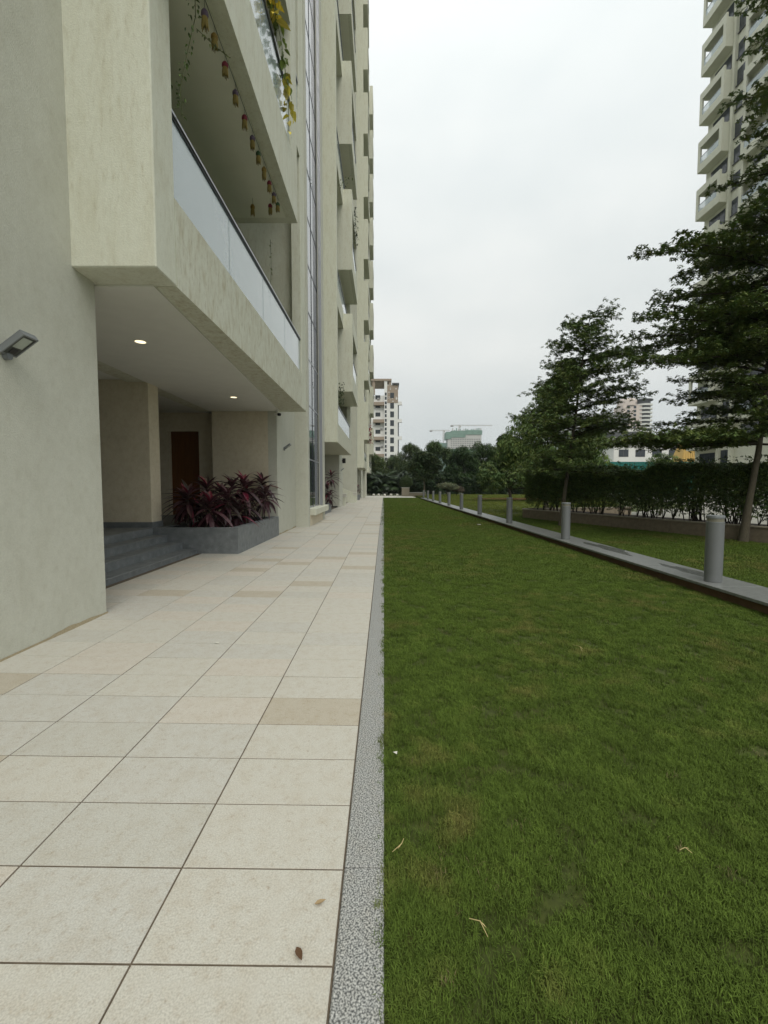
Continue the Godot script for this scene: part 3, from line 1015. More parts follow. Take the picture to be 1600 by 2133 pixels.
	# pools of rain on the coping
	for s in [[Vector2(4.62, -9.0), 0.16, 0.9, "thin pool of rainwater on the coping between the first two bollards"], [Vector2(4.58, -6.6), 0.12, 0.5, "thin pool of rainwater on the coping beside the nearest bollard"]]:
		st = mb()
		var c: Vector2 = s[0]
		var ring := []
		for k in 26:
			var a := TAU * k / 26
			var r := 1.0 + 0.22 * sin(a * 3.0 + s[1] * 9.0) + 0.14 * sin(a * 7.0)
			ring.append(Vector3(c.x + cos(a) * s[1] * r, 0.1535, c.y + sin(a) * s[2] * r))
		for k in 26: tri(st, Vector3(c.x, 0.1535, c.y), ring[k], ring[(k + 1) % 26], Vector3.UP)
		var pm := flat(c8(84, 86, 84), 0.03)
		pm.transparency = BaseMaterial3D.TRANSPARENCY_ALPHA
		pm.albedo_color.a = 0.1
		struct("puddle", st, pm)

# ------------------------------------------------------------------ porch: steps, planters, cordylines, lamps
func cordyline(at: Vector3, h: float, n: int, sd: int, label: String, grp: String, leaf_l := 0.34) -> void:
	rng.seed = sd
	var t := thing("cordyline_plant", label, "plant", at, 0.0, grp)
	var st := mb()
	var lean := Vector3(rng.randf_range(-0.12, 0.12), 0, rng.randf_range(-0.12, 0.12))
	var top := Vector3(0, h, 0) + lean
	tube(st, [Vector3(0, -0.03, 0), top * 0.5 - lean * 0.2, top], [0.014, 0.012, 0.009], 6)
	part("stem", st, M.bark, t)
	for i in n:
		var f := float(i) / n
		var a := i * 2.4 + rng.randf_range(-0.3, 0.3)
		var up := lerpf(-0.75, 1.25, pow(f, 1.1)) + rng.randf_range(-0.15, 0.15)
		var y := lerpf(-0.34, 0.03, f)
		var k := rng.randf_range(0.8, 1.15) * (0.75 + 0.35 * sin(PI * clampf(f * 1.1, 0, 1)))
		var b := Basis(Vector3.UP, a) * Basis(Vector3.RIGHT, -up)
		var pick := rng.randf()
		var mat: Material = M.cord0 if pick < 0.42 else (M.cord1 if pick < 0.76 else (M.cord3 if pick < 0.95 else M.cord2))
		if f > 0.85 and rng.randf() < 0.25: mat = M.cord2
		mesh_part("leaf", cord_leaves[i % 4], mat, t, Transform3D(b.scaled(Vector3.ONE * k * leaf_l / 0.34), Vector3(0, y, 0) + top))

var cord_leaves := []

func porch() -> void:
	for i in 4:
		var st := mb()
		leaf_into(st, Transform3D.IDENTITY, 0.34 + 0.02 * i, 0.088 + 0.008 * (i % 2), 0.22 + 0.12 * i, 5)
		cord_leaves.append(st.commit())
	var steps := thing("entrance_steps", "dark grey stone steps rising to the porch beside the planter", "steps", Vector3(-4.3, 0, -6.8))
	for i in 3:
		var st := mb()
		var x1 := -3.83 - 0.305 * i
		bx(st, Vector3(-4.743 + 4.3, 0.145 * i - (0.05 if i == 0 else 0.0), -4.72 + 6.8), Vector3(x1 + 4.3 - 0.012, 0.145 * (i + 1) - 0.022, -8.935 + 6.8))
		var s := part("step", st, M.slate, steps)
		st = mb()
		bx(st, Vector3(-4.743 + 4.3, 0.145 * (i + 1) - 0.022, -4.72 + 6.8), Vector3(x1 + 4.3, 0.145 * (i + 1), -8.935 + 6.8), 0.004)
		part("tread", st, M.slate, s)
	for q in [[-4.74, -3.0, -8.94, -12.44, 0.578, "large dark grey stone planter box beside the entrance steps"], [-4.6, -2.93, -21.7, -24.3, 0.53, "far grey stone planter box under the second balcony stack"]]:
		var at := Vector3((q[0] + q[1]) / 2, 0, (q[2] + q[3]) / 2)
		var p := thing("planter_box", q[5], "planter", at)
		var x0: float = q[0] - at.x; var x1: float = q[1] - at.x; var z0: float = q[2] - at.z; var z1: float = q[3] - at.z
		var h: float = q[4]
		for s in [[x0, x1, z0, z0 - 0.06], [x0, x1, z1 + 0.06, z1], [x1 - 0.06, x1, z0 - 0.061, z1 + 0.061], [x0, x0 + 0.06, z0 - 0.061, z1 + 0.061]]:
			var st := mb()
			bx(st, Vector3(s[0], -0.05, s[2]), Vector3(s[1], h - 0.022, s[3]), 0.003)
			part("side_slab", st, M.slate, p)
		for s in [[x0, x1 + 0.004, z0 + 0.004, z0 - 0.16], [x0, x1, z1 + 0.16, z1], [x1 - 0.16, x1 + 0.004, z0 - 0.161, z1 + 0.161], [x0, x0 + 0.16, z0 - 0.161, z1 + 0.161]]:
			var st := mb()
			bx(st, Vector3(s[0], h - 0.022, s[2]), Vector3(s[1], h, s[3]), 0.003)
			part("coping_slab", st, M.slate, p)
		var st := mb()
		bx(st, Vector3(x0 + 0.06, 0.1, z0 - 0.06), Vector3(x1 - 0.06, h - 0.09, z1 + 0.06))
		part("soil", st, M.soil, p)
	var g := "cordylines in the planter by the steps"
	var spots := [[-4.25, -9.45, 0.80, "leftmost maroon cordyline in the planter by the steps"], [-3.75, -9.35, 0.62, "low front maroon cordyline near the planter corner"], [-4.05, -10.1, 0.95, "maroon cordyline in front of the brown porch door"], [-3.45, -9.75, 0.72, "maroon cordyline by the outer corner of the planter"], [-3.75, -10.5, 1.0, "broad maroon cordyline in the middle of the planter"], [-3.35, -10.6, 1.05, "tallest reddish cordyline in the planter by the steps"], [-3.65, -11.35, 0.95, "cordyline behind the tallest one in the planter"], [-3.22, -11.5, 0.80, "bright crimson cordyline on the path side of the planter"], [-3.30, -12.05, 1.1, "rightmost dark cordyline against the porch wall"], [-4.3, -11.2, 0.85, "rear dark cordyline in the shade of the porch"], [-4.05, -9.7, 0.42, "low shaded cordyline second from the steps"], [-3.35, -10.15, 0.45, "low cordyline on the path side under the tallest one"], [-3.5, -11.0, 0.6, "half tall cordyline filling the gap behind the tallest one"], [-4.5, -10.2, 0.7, "rear cordyline left of the brown porch door"]]
	for i in spots.size():
		var s = spots[i]
		cordyline(Vector3(s[0], 0.48, s[1]), s[2], 29, 400 + i * 13, s[3], g, 0.46)
	cordyline(Vector3(-2.98, 0.43, -22.6), 0.95, 26, 601, "maroon cordyline in the far planter box", "cordylines in the far planter box", 0.5)
	cordyline(Vector3(-2.75, 0.43, -23.3), 1.6, 26, 602, "tall dark cordyline leaning out of the far planter box", "cordylines in the far planter box", 0.5)
	cordyline(Vector3(-3.0, 0.43, -23.8), 0.6, 24, 603, "low cordyline at the end of the far planter box", "cordylines in the far planter box", 0.5)
	for s in [[-2.75, -46.0, "dark pot holding a small cordyline far down the path"]]:
		var p := thing("plant_pot", s[2], "plant pot", Vector3(s[0], 0, s[1]))
		var st := mb()
		lathe(st, [Vector2(0, -0.02), Vector2(0.2, -0.02), Vector2(0.27, 0.55), Vector2(0.29, 0.56), Vector2(0.29, 0.6), Vector2(0.25, 0.6), Vector2(0.24, 0.5), Vector2(0.0, 0.5)], 20)
		part("pot", st, M.slate, p)
	cordyline(Vector3(-2.75, 0.5, -46.0), 0.9, 26, 610, "small maroon cordyline in the dark pot far down the path", "", 0.5)
	# two lit downlights under the first balcony
	for s in [[-6.5, "nearer lit downlight in the porch ceiling"], [-10.45, "farther lit downlight in the porch ceiling"]]:
		var d := thing("downlight", s[1], "ceiling light", Vector3(-3.55, 3.53, s[0]), 0.0, "lit downlights in the porch ceiling")
		var st := mb()
		lathe(st, [Vector2(0.072, -0.001), Vector2(0.09, -0.006), Vector2(0.094, -0.002), Vector2(0.094, 0.0)], 28)
		part("ring", st, M.white, d)
		st = mb()
		lathe(st, [Vector2(0.0, -0.004), Vector2(0.072, -0.003)], 28)
		part("lens", st, M.lit, d)
		var l := SpotLight3D.new()
		l.name = "downlight_glow"
		l.position = Vector3(0, -0.03, 0)
		l.rotation.x = -PI / 2
		l.spot_angle = 62.0
		l.spot_range = 12.0
		l.spot_attenuation = 2.0
		l.light_energy = 0.35
		l.light_color = c8(255, 232, 190)
		l.light_size = 0.07
		l.shadow_enabled = true
		d.add_child(l)
	# wall floodlights
	wall_lamp(Vector3(-3.03, 2.48, -3.56), "grey wall floodlight on the near plain wall")
	wall_lamp(Vector3(-3.03, 2.56, -13.3), "small far wall floodlight beside the porch")
	wall_lamp(Vector3(-3.0, 2.56, -30.6), "tiny wall floodlight on the pier past the glass bay")
	# security camera
	var cam := thing("security_camera", "small security camera under the far end of the porch ceiling", "camera", Vector3(-2.95, 3.53, -12.2))
	var st := mb()
	lathe(st, [Vector2(0, 0), Vector2(0.05, 0), Vector2(0.05, -0.03), Vector2(0.018, -0.04), Vector2(0.018, -0.1), Vector2(0, -0.1)], 16)
	part("bracket", st, M.white, cam)
	st = mb()
	tube(st, [Vector3(-0.06, -0.11, -0.02), Vector3(0.05, -0.125, 0.06)], [0.036, 0.036], 14)
	part("housing", st, M.white, cam)
	st = mb()
	tube(st, [Vector3(0.05, -0.125, 0.06), Vector3(0.10, -0.133, 0.098)], [0.041, 0.041], 14)
	part("lens_hood", st, M.black, cam)
	var bl := thing("wall_speaker", "small black box fixed high on the pier past the glass bay", "speaker", Vector3(-2.86, 3.28, -31.3))
	st = mb()
	bx(st, Vector3(-0.10, -0.18, -0.1), Vector3(0.12, 0.16, 0.1), 0.012)
	part("housing", st, M.black, bl)
	st = mb()
	bx(st, Vector3(-0.14, -0.05, -0.03), Vector3(-0.10, 0.05, 0.03))
	part("bracket", st, M.alu_dark, bl)
	# ramp wall and its little capped posts
	var rw := thing("ramp_wall", "cream ramp parapet with sloping top beyond the second stack", "parapet", Vector3(-3.1, 0, -38.8))
	st = mb()
	for s in [[-0.75, 1.38, 0.42, 0.90]]:
		var a := Vector3(s[0], -0.05, 0.12); var b2 := Vector3(s[2], -0.05, 0.12); var c := Vector3(s[2], s[3], 0.12); var d := Vector3(s[0], s[1], 0.12)
		var o := Vector3(0, 0, -0.24)
		quad(st, a, b2, c, d, Vector3.BACK); quad(st, a + o, b2 + o, c + o, d + o, Vector3.FORWARD)
		quad(st, d, c, c + o, d + o, Vector3.UP); quad(st, b2, c, c + o, b2 + o, Vector3.RIGHT); quad(st, a, d, d + o, a + o, Vector3.LEFT)
	part("parapet", st, M.frame, rw)
	post(Vector3(-2.57, 0, -38.8), "white capped post at the low end of the ramp parapet")
	post(Vector3(-2.92, 0, -32.2), "white capped post against the pier before the ramp")

func post(at: Vector3, label: String) -> void:
	var p := thing("capped_post", label, "post", at)
	var st := mb()
	bx(st, Vector3(-0.11, -0.05, -0.11), Vector3(0.11, 0.66, 0.11), 0.008)
	part("shaft", st, M.frame, p)
	st = mb()
	bx(st, Vector3(-0.16, 0.66, -0.16), Vector3(0.16, 0.73, 0.16), 0.012)
	bx(st, Vector3(-0.13, 0.73, -0.13), Vector3(0.13, 0.84, 0.13), 0.012)
	bx(st, Vector3(-0.17, 0.84, -0.17), Vector3(0.17, 0.92, 0.17), 0.02)
	part("cap", st, M.white_stone, p)

func wall_lamp(at: Vector3, label: String) -> void:
	# a flat cast housing on an arm, its glass looking down and outwards
	var l := thing("wall_lamp", label, "wall lamp", at)
	var st := mb()
	lathe(st, [Vector2(0.0, 0.0), Vector2(0.035, 0.0), Vector2(0.03, 0.04), Vector2(0.0, 0.04)], 14)
	part("wall_mount", st, M.cast, l, Transform3D(Basis(Vector3.BACK, -PI / 2), Vector3(0, -0.015, 0)))
	var body := Node3D.new()
	body.name = "head"
	l.add_child(body)
	body.transform = Transform3D(Basis(Vector3.BACK, 0.62), Vector3(0.02, 0.0, 0))
	st = mb()
	# tray open below: four rims and a back
	bx(st, Vector3(0, 0.028, -0.075), Vector3(0.235, 0.04, 0.075), 0.003)
	bx(st, Vector3(0, -0.012, -0.075), Vector3(0.012, 0.028, 0.075))
	bx(st, Vector3(0.223, -0.012, -0.075), Vector3(0.235, 0.028, 0.075))
	bx(st, Vector3(0.012, -0.012, -0.075), Vector3(0.223, 0.028, -0.063))
	bx(st, Vector3(0.012, -0.012, 0.063), Vector3(0.223, 0.028, 0.075))
	part("housing", st, M.cast, body)
	st = mb()
	bx(st, Vector3(0.012, -0.009, -0.063), Vector3(0.09, -0.005, 0.063))
	bx(st, Vector3(0.206, -0.009, -0.063), Vector3(0.223, -0.005, 0.063))
	bx(st, Vector3(0.09, -0.009, -0.063), Vector3(0.206, -0.005, -0.047))
	bx(st, Vector3(0.09, -0.009, 0.047), Vector3(0.206, -0.005, 0.063))
	part("gasket", st, M.gasket, body)
	st = mb()
	bx(st, Vector3(0.09, -0.008, -0.047), Vector3(0.206, -0.006, 0.047))
	part("glass", st, M.lamp_glass, body)
	st = mb()
	bx(st, Vector3(0.1, 0.012, -0.04), Vector3(0.2, 0.02, 0.04))
	part("reflector", st, M.white, body)
	st = mb()
	bx(st, Vector3(0.03, -0.014, -0.03), Vector3(0.075, -0.009, 0.03), 0.002)
	part("latch", st, M.black, body)

# ------------------------------------------------------------------ hanging decorations and climbers
func decorations() -> void:
	rng.seed = 52
	var spots := [[-1.92, -5.25, "olive"], [-1.92, -5.58, "maroon"], [-1.92, -5.95, "plum"], [-1.92, -6.32, "maroon"], [-1.92, -6.68, "plum"], [-1.92, -6.98, "green"], [-1.92, -7.3, "olive"], [-1.92, -7.62, "maroon"], [-1.92, -7.92, "plum"], [-1.92, -8.2, "green"], [-2.06, -8.22, "maroon"], [-2.38, -8.22, "olive"], [-1.92, -4.98, "plum"]]
	var tones := {"olive": c8(128, 104, 44), "maroon": c8(110, 26, 44), "plum": c8(84, 70, 88), "green": c8(46, 76, 44)}
	var ord := ["second", "third", "fourth", "fifth", "sixth", "seventh", "eighth", "ninth", "tenth", "eleventh", "beside the corner", "nearest the balcony wall", "first"]
	for i in spots.size():
		var s = spots[i]
		var lbl: String = "%s and yellow hanging ornament, %s from the near end of the balcony string" % [s[2], ord[i]] if i < 10 or i == 12 else "%s and yellow hanging ornament, %s at the far end" % [s[2], ord[i]]
		var o := thing("hanging_ornament", lbl, "ornament", Vector3(s[0], 6.638, s[1]), rng.randf() * TAU, "ornaments hanging under the balcony box")
		var k := rng.randf_range(0.62, 0.8)
		var st := mb()
		tube(st, [Vector3(0, 0, 0), Vector3(0.004, -0.16 * k, 0)], [0.002, 0.002], 4)
		part("string", st, M.rail_dark, o)
		st = mb()
		lathe(st, [Vector2(0.0, -0.14 * k), Vector2(0.02, -0.15 * k), Vector2(0.037, -0.185 * k), Vector2(0.039, -0.225 * k), Vector2(0.03, -0.255 * k), Vector2(0.0, -0.258 * k)], 12)
		part("dome", st, flat(tones[s[2]], 0.75), o)
		st = mb()
		for j in 14:
			var a := TAU * j / 14
			var r0 := 0.024
			var p := Vector3(cos(a) * r0, -0.245 * k, sin(a) * r0)
			tube(st, [p, Vector3(cos(a) * 0.03, -0.33 * k, sin(a) * 0.03), Vector3(cos(a) * 0.026, -(0.385 + 0.02 * (j % 3)) * k, sin(a) * 0.036)], [0.0075, 0.0075, 0.004], 5)
		part("fringe", st, flat(c8(134, 118, 62), 0.9), o).set_meta("kind", "stuff")
	# garland string they hang from
	var st2 := mb()
	tube(st2, [Vector3(0, 0, 0), Vector3(0, -0.02, -1.6), Vector3(0, 0.0, -3.45)], [0.003, 0.003, 0.003], 4)
	var gs := part("garland_string", st2, M.rail_dark, self)
	gs.position = Vector3(-1.92, 6.636, -4.85)
	tag(gs, "thin dark string under the balcony box that carries the ornaments", "string")
	vine([Vector3(-2.02, 6.62, -4.98), Vector3(-2.0, 6.4, -4.93), Vector3(-2.12, 6.0, -4.95), Vector3(-2.2, 5.72, -4.97), Vector3(-2.2, 5.45, -5.0)], 0.05, 64, c8(88, 108, 66), 701, "thin creeper trailing down from the balcony ceiling by the first ornament", 0.06)
	vine([Vector3(-2.0, 6.3, -4.95), Vector3(-1.9, 6.36, -5.2), Vector3(-1.8, 6.42, -5.4)], 0.045, 16, c8(120, 128, 96), 702, "pale creeper tip reaching sideways under the balcony box", 0.03)
	vine([Vector3(-2.34, 6.5, -9.3), Vector3(-2.33, 6.0, -9.31), Vector3(-2.36, 5.3, -9.3), Vector3(-2.36, 4.75, -9.33)], 0.07, 22, c8(96, 110, 52), 703, "single hanging creeper near the far end of the first balcony", 0.03)
	vine([Vector3(-1.74, 8.72, -6.95), Vector3(-1.68, 8.75, -7.2), Vector3(-1.66, 8.6, -7.5), Vector3(-1.68, 8.5, -7.8), Vector3(-1.67, 8.35, -8.1)], 0.15, 34, c8(96, 112, 50), 704, "green pothos vine winding along the upper balcony handrail", 0.06)
	vine([Vector3(-1.72, 8.78, -6.9), Vector3(-1.66, 8.8, -7.05), Vector3(-1.64, 8.62, -7.15)], 0.20, 16, c8(196, 176, 70), 705, "large yellow leaves of the pothos at the upper handrail", 0.08)
	vine([Vector3(-1.66, 8.5, -7.9), Vector3(-1.65, 8.3, -8.0), Vector3(-1.67, 8.05, -8.05), Vector3(-1.68, 7.7, -8.1)], 0.17, 18, c8(186, 172, 76), 706, "yellow green pothos leaves hanging below the upper handrail", 0.07)
	vine([Vector3(-2.16, 6.5, -21.8), Vector3(-2.15, 5.9, -22.0), Vector3(-2.2, 5.5, -22.2)], 0.10, 150, c8(52, 66, 36), 707, "dark bushy climber at the corner of the second balcony stack", 0.22)
	vine([Vector3(-2.24, 16.4, -22.6), Vector3(-2.0, 16.6, -22.7), Vector3(-1.6, 16.95, -22.7)], 0.14, 16, c8(84, 96, 66), 708, "thin twig of leaves reaching out high on the second stack", 0.1)
	vine([Vector3(-1.66, 17.4, -25.9), Vector3(-1.62, 16.3, -26.0), Vector3(-1.6, 15.4, -26.0)], 0.14, 60, c8(42, 56, 32), 709, "dark creeper hanging from a high box of the second stack", 0.12)
	vine([Vector3(-1.68, 8.6, -51.0), Vector3(-1.62, 7.6, -51.0), Vector3(-1.6, 6.4, -51.1)], 0.3, 70, c8(128, 24, 30), 710, "red flowering creeper on a low box of the third stack", 0.3)

func vine(pts: Array, leaf_l: float, n: int, col: Color, sd: int, label: String, spread: float) -> void:
	rng.seed = sd
	var at: Vector3 = pts[0]
	var v := thing("climbing_vine", label, "vine", at)
	var loc := []
	for p in pts: loc.append(p - at)
	var st := mb()
	var rad := []
	for p in pts: rad.append(0.004 + leaf_l * 0.01)
	tube(st, loc, rad, 4, false)
	part("stem", st, M.stem, v)
	st = mb()
	leaf_into(st, Transform3D.IDENTITY, leaf_l, leaf_l * 0.62, 0.35, 3)
	var lm := st.commit()
	var mats := []
	for i in 3: mats.append(flat(Color(col.r * (0.8 + 0.2 * i), col.g * (0.8 + 0.2 * i), col.b * (0.8 + 0.15 * i)), 0.5))
	for m in mats:
		m.cull_mode = BaseMaterial3D.CULL_DISABLED
		m.backlight_enabled = true
		m.backlight = Color(col.r * 0.5, col.g * 0.5, col.b * 0.3)
	for i in n:
		var f := (i + rng.randf()) / n * (loc.size() - 1)
		var k := mini(int(f), loc.size() - 2)
		var p: Vector3 = loc[k].lerp(loc[k + 1], f - k) + Vector3(rng.randfn(), rng.randfn(), rng.randfn()) * spread * 0.5
		var b := Basis(Vector3.UP, rng.randf() * TAU) * Basis(Vector3.RIGHT, rng.randf_range(-0.2, 1.2))
		mesh_part("leaf", lm, mats[i % 3], v, Transform3D(b.scaled(Vector3.ONE * rng.randf_range(0.55, 1.1)), p))

# ------------------------------------------------------------------ trees
func trees() -> void:
	var leaf_a := rosette(8, 0.085, 0.034, 0.02, 21, 0.45)
	var leaf_b := rosette(9, 0.078, 0.040, 0.10, 22, 0.25)
	tiered_tree("tiered_tree", "slender young tree with layered branches on the lawn behind the second bollard", Vector3(6.0, 0.08, -14.8),
		[Vector3(0, -0.1, 0), Vector3(0.10, 1.0, 0.0), Vector3(0.28, 2.6, 0.02), Vector3(0.45, 4.0, 0.0), Vector3(0.60, 5.4, -0.05), Vector3(0.72, 6.4, 0), Vector3(0.84, 7.05, 0)], 0.075,
		[[1.75, 1.45, 5], [2.25, 1.5, 6], [2.9, 2.0, 8], [3.4, 2.05, 9], [3.95, 1.9, 9], [4.5, 1.75, 9], [5.05, 1.6, 9], [5.55, 1.35, 8], [6.0, 1.15, 8], [6.45, 0.95, 7], [6.85, 0.75, 6]],
		leaf_a, 0.054, Color(0.110, 0.160, 0.046), 811, [[5.5, 0.05, 2.2, 0.18], [5.55, -0.25, 2.0, 0.14], [6.9, 0.1, 0.95, 0.1], [3.3, -0.1, 2.5, 0.05], [1.95, 2.9, 2.0, -0.02], [1.9, 3.3, 1.9, 0.0]], 0.5)
	tiered_tree("tiered_tree", "tall tree with broad layered branches before the matching tower", Vector3(8.66, 0.08, -10.5),
		[Vector3(0, -0.1, 0), Vector3(0.12, 1.0, 0.0), Vector3(0.26, 2.2, 0.03), Vector3(0.42, 4.4, 0.0), Vector3(0.55, 7.0, 0.0), Vector3(0.66, 9.5, 0), Vector3(0.72, 11.6, 0), Vector3(0.8, 13.6, 0)], 0.088,
		[[2.5, 2.6, 9], [3.05, 2.2, 10], [3.65, 2.3, 11], [4.2, 2.7, 11], [4.75, 2.9, 12], [5.3, 2.9, 11], [5.9, 2.5, 10], [6.45, 2.5, 10], [7.05, 2.1, 9], [7.6, 1.7, 8], [8.6, 1.4, 7], [9.35, 1.35, 7], [10.35, 1.3, 7], [11.7, 1.3, 7], [12.6, 1.0, 6], [13.3, 0.7, 5]],
		leaf_b, 0.058, Color(0.112, 0.158, 0.046), 822, [[6.55, 3.14, 3.3, 0.12], [6.5, 2.9, 2.9, 0.1], [5.0, 3.0, 3.4, 0.06], [4.9, 3.4, 3.1, 0.08], [4.75, 3.12, 3.6, -0.12], [4.6, 2.85, 3.2, -0.12], [2.5, 3.0, 3.6, 0.02], [2.45, 2.75, 3.3, 0.0], [2.4, 3.3, 3.5, 0.03], [2.55, 3.45, 3.0, -0.02], [2.6, 3.15, 3.9, -0.02], [2.35, 3.1, 2.6, 0.02], [2.5, 2.6, 2.9, -0.02]], 0.16)
	# broad-leaved trees behind the hedge
	var mango := rosette(9, 0.17, 0.042, -0.15, 31, 0.75)
	bushy_tree("mango_tree", "dark tree with long drooping leaves right behind the slender layered tree", "tree", Vector3(7.9, 0.0, -21.2), 1.7, 0.11,
		[[Vector3(-0.8, 2.6, 0.2), Vector3(1.1, 0.9, 1.0)], [Vector3(0.4, 3.2, 0.3), Vector3(1.2, 1.0, 1.0)], [Vector3(-1.0, 4.1, 0), Vector3(1.0, 0.9, 0.9)], [Vector3(-0.1, 4.9, 0), Vector3(1.1, 1.0, 1.0)], [Vector3(0.2, 5.9, 0), Vector3(0.8, 0.8, 0.9)], [Vector3(0.9, 6.8, 0), Vector3(0.8, 0.8, 0.8)], [Vector3(-1.7, 3.3, 0), Vector3(0.7, 0.6, 0.7)], [Vector3(1.7, 2.5, 0.4), Vector3(1.2, 0.8, 0.8)], [Vector3(1.9, 3.6, 0.2), Vector3(0.9, 0.7, 0.8)], [Vector3(2.6, 1.9, 0.4), Vector3(0.9, 0.7, 0.8)]],
		420, mango, Color(0.088, 0.135, 0.040), 901, "", M.bark)
	var mid_leaf := rosette(9, 0.30, 0.10, 0.0, 33, 0.6)
	bushy_tree("broadleaf_tree", "dark glossy tree with upright leafy tips left of the layered tree", "tree", Vector3(11.6, 0.0, -40.0), 1.2, 0.14,
		[[Vector3(-1.6, 2.4, 0), Vector3(1.6, 1.5, 1.4)], [Vector3(1.2, 2.6, 0), Vector3(1.9, 1.6, 1.4)], [Vector3(-0.3, 4.3, 0), Vector3(1.5, 1.3, 1.2)], [Vector3(1.8, 4.4, 0), Vector3(1.5, 1.2, 1.2)], [Vector3(-0.6, 5.5, 0), Vector3(0.7, 0.8, 0.7)], [Vector3(4.0, 3.0, 0), Vector3(1.9, 1.7, 1.4)], [Vector3(6.5, 2.6, 0), Vector3(1.9, 1.8, 1.4)], [Vector3(3.6, 1.3, 0.5), Vector3(2.4, 1.1, 1.2)]],
		420, mid_leaf, Color(0.070, 0.108, 0.034), 911)
	var far_leaf := cluster(12, 0.42, 0.36, 0.17, 41)
	var specs := [
		["pale green far tree beside the white apartment block", 6.3, -104.0, 4.6, 2.5, 11.6, Color(0.062, 0.088, 0.034)],
		["small far tree left of the tall street lamp", 3.2, -112.0, 4.0, 2.0, 9.0, Color(0.058, 0.085, 0.030)],
		["round dense tree below the nearer end of the crane jib", 11.2, -88.0, 4.2, 2.0, 10.4, Color(0.049, 0.084, 0.025)],
		["dense dark tree directly under the crane mast", 15.2, -84.0, 3.6, 1.6, 9.0, Color(0.035, 0.068, 0.022)],
		["broad tree below the right end of the unfinished tower", 19.6, -86.0, 5.0, 2.0, 9.9, Color(0.046, 0.081, 0.025)],
		["far tree right of the unfinished tower", 25.8, -88.0, 4.6, 2.0, 9.2, Color(0.043, 0.076, 0.024)],
		["dark tree in the gap left of the layered tree", 30.0, -86.0, 4.8, 2.0, 9.4, Color(0.038, 0.068, 0.022)],
		["far tree hidden behind the slender layered tree", 37.0, -84.0, 5.0, 2.0, 9.6, Color(0.041, 0.070, 0.022)],
		["pale green tree above the palms beside the apartment tower", -2.6, -100.0, 3.4, 2.0, 9.0, Color(0.07, 0.10, 0.035)],
		["dark green tree behind the spreading shrub by the bollards", 7.2, -80.0, 3.4, 1.2, 7.2, Color(0.030, 0.052, 0.018)]]
	for i in specs.size():
		var s = specs[i]
		bushy_tree("far_tree", s[0], "tree", Vector3(s[1], -0.1, s[2]), s[4] + 0.6, 0.2, clumps_for(s[3], s[4], s[5], 13, 0.8, 950 + i), 190, far_leaf, s[6], 1000 + i, "trees beyond the end of the lawn")
	# undergrowth along the end of the lawns
	var bush_leaf := cluster(12, 0.30, 0.26, 0.12, 43)
	var bushes := [[5.6, -73.0, 1.9, 3.4, "dark shrub behind the grey stone pier"], [8.2, -75.5, 2.2, 4.0, "dark shrub behind the last bollards"], [11.0, -77.0, 2.2, 3.8, "dark shrub under the tree with the crane mast above"], [13.8, -77.5, 2.2, 3.4, "shrub at the edge of the far lawn, left of the pale shrubs"], [16.6, -77.0, 2.3, 3.2, "shrub right behind the first pale round shrub"], [19.5, -77.5, 2.3, 3.6, "shrub behind the middle pale round shrub"], [22.4, -77.0, 2.4, 3.4, "shrub behind the last pale round shrub"], [25.4, -77.5, 2.4, 3.8, "shrub at the far end of the dry lawn patch"], [28.4, -77.0, 2.4, 3.6, "last shrub at the far lawn before the planter hedge"], [31.4, -77.0, 2.4, 3.8, "far shrub mostly hidden by the hedge corner"]]
	for i in bushes.size():
		var s = bushes[i]
		bushy_tree("shrub", s[4], "shrub", Vector3(s[0], 0, s[1]), 0.0, 0.05, clumps_for(s[2], 0.5, s[3], 7, 0.7, 1100 + i), 170, bush_leaf, Color(0.030, 0.054, 0.022), 1200 + i, "dark shrubs along the far edge of the lawn")
	var pale := cluster(10, 0.12, 0.16, 0.07, 45)
	var pales := [[8.9, -62.0, 1.5, 2.0, "pale spreading shrub behind the third last bollard"], [10.5, -63.5, 1.0, 1.6, "brownish spreading shrub right of the pale one by the bollards"], [17.8, -72.5, 0.8, 1.7, "first pale round shrub at the end of the far lawn"], [21.0, -72.5, 1.0, 2.3, "tallest pale round shrub at the end of the far lawn"], [23.2, -72.5, 0.9, 2.0, "pale round shrub right of the tallest one"], [26.0, -72.0, 0.8, 1.9, "last pale round shrub before the hedge"]]
	for i in pales.size():
		var s = pales[i]
		bushy_tree("pale_shrub", s[4], "shrub", Vector3(s[0], 0.05, s[1]), 0.55, 0.05, [[Vector3(0, s[3] - 0.45, 0), Vector3(s[2], 0.42, s[2] * 0.8)], [Vector3(s[2] * 0.5, s[3] - 0.7, 0.1), Vector3(s[2] * 0.6, 0.3, 0.5)]], 260, pale, Color(0.12, 0.135, 0.08) if i != 1 else Color(0.09, 0.075, 0.055), 1300 + i, "pale shrubs at the edge of the far lawn")
	bushy_tree("airy_shrub", "airy light green shrub rising above the hedge before the teal hoarding", "shrub", Vector3(12.6, 0, -20.0), 0.9, 0.05, [[Vector3(0, 1.8, 0), Vector3(1.0, 0.7, 0.8)], [Vector3(0.1, 2.5, 0), Vector3(0.7, 0.5, 0.6)]], 320, cluster(9, 0.12, 0.11, 0.035, 48), Color(0.10, 0.15, 0.05), 1405)
	bushy_tree("topiary_bush", "clipped round bush above the grey stone pier", "shrub", Vector3(3.5, 0, -69.5), 0.9, 0.08, [[Vector3(0, 2.2, 0), Vector3(1.05, 1.0, 1.0)]], 900, cluster(10, 0.1, 0.12, 0.06, 46), Color(0.047, 0.074, 0.027), 1400)
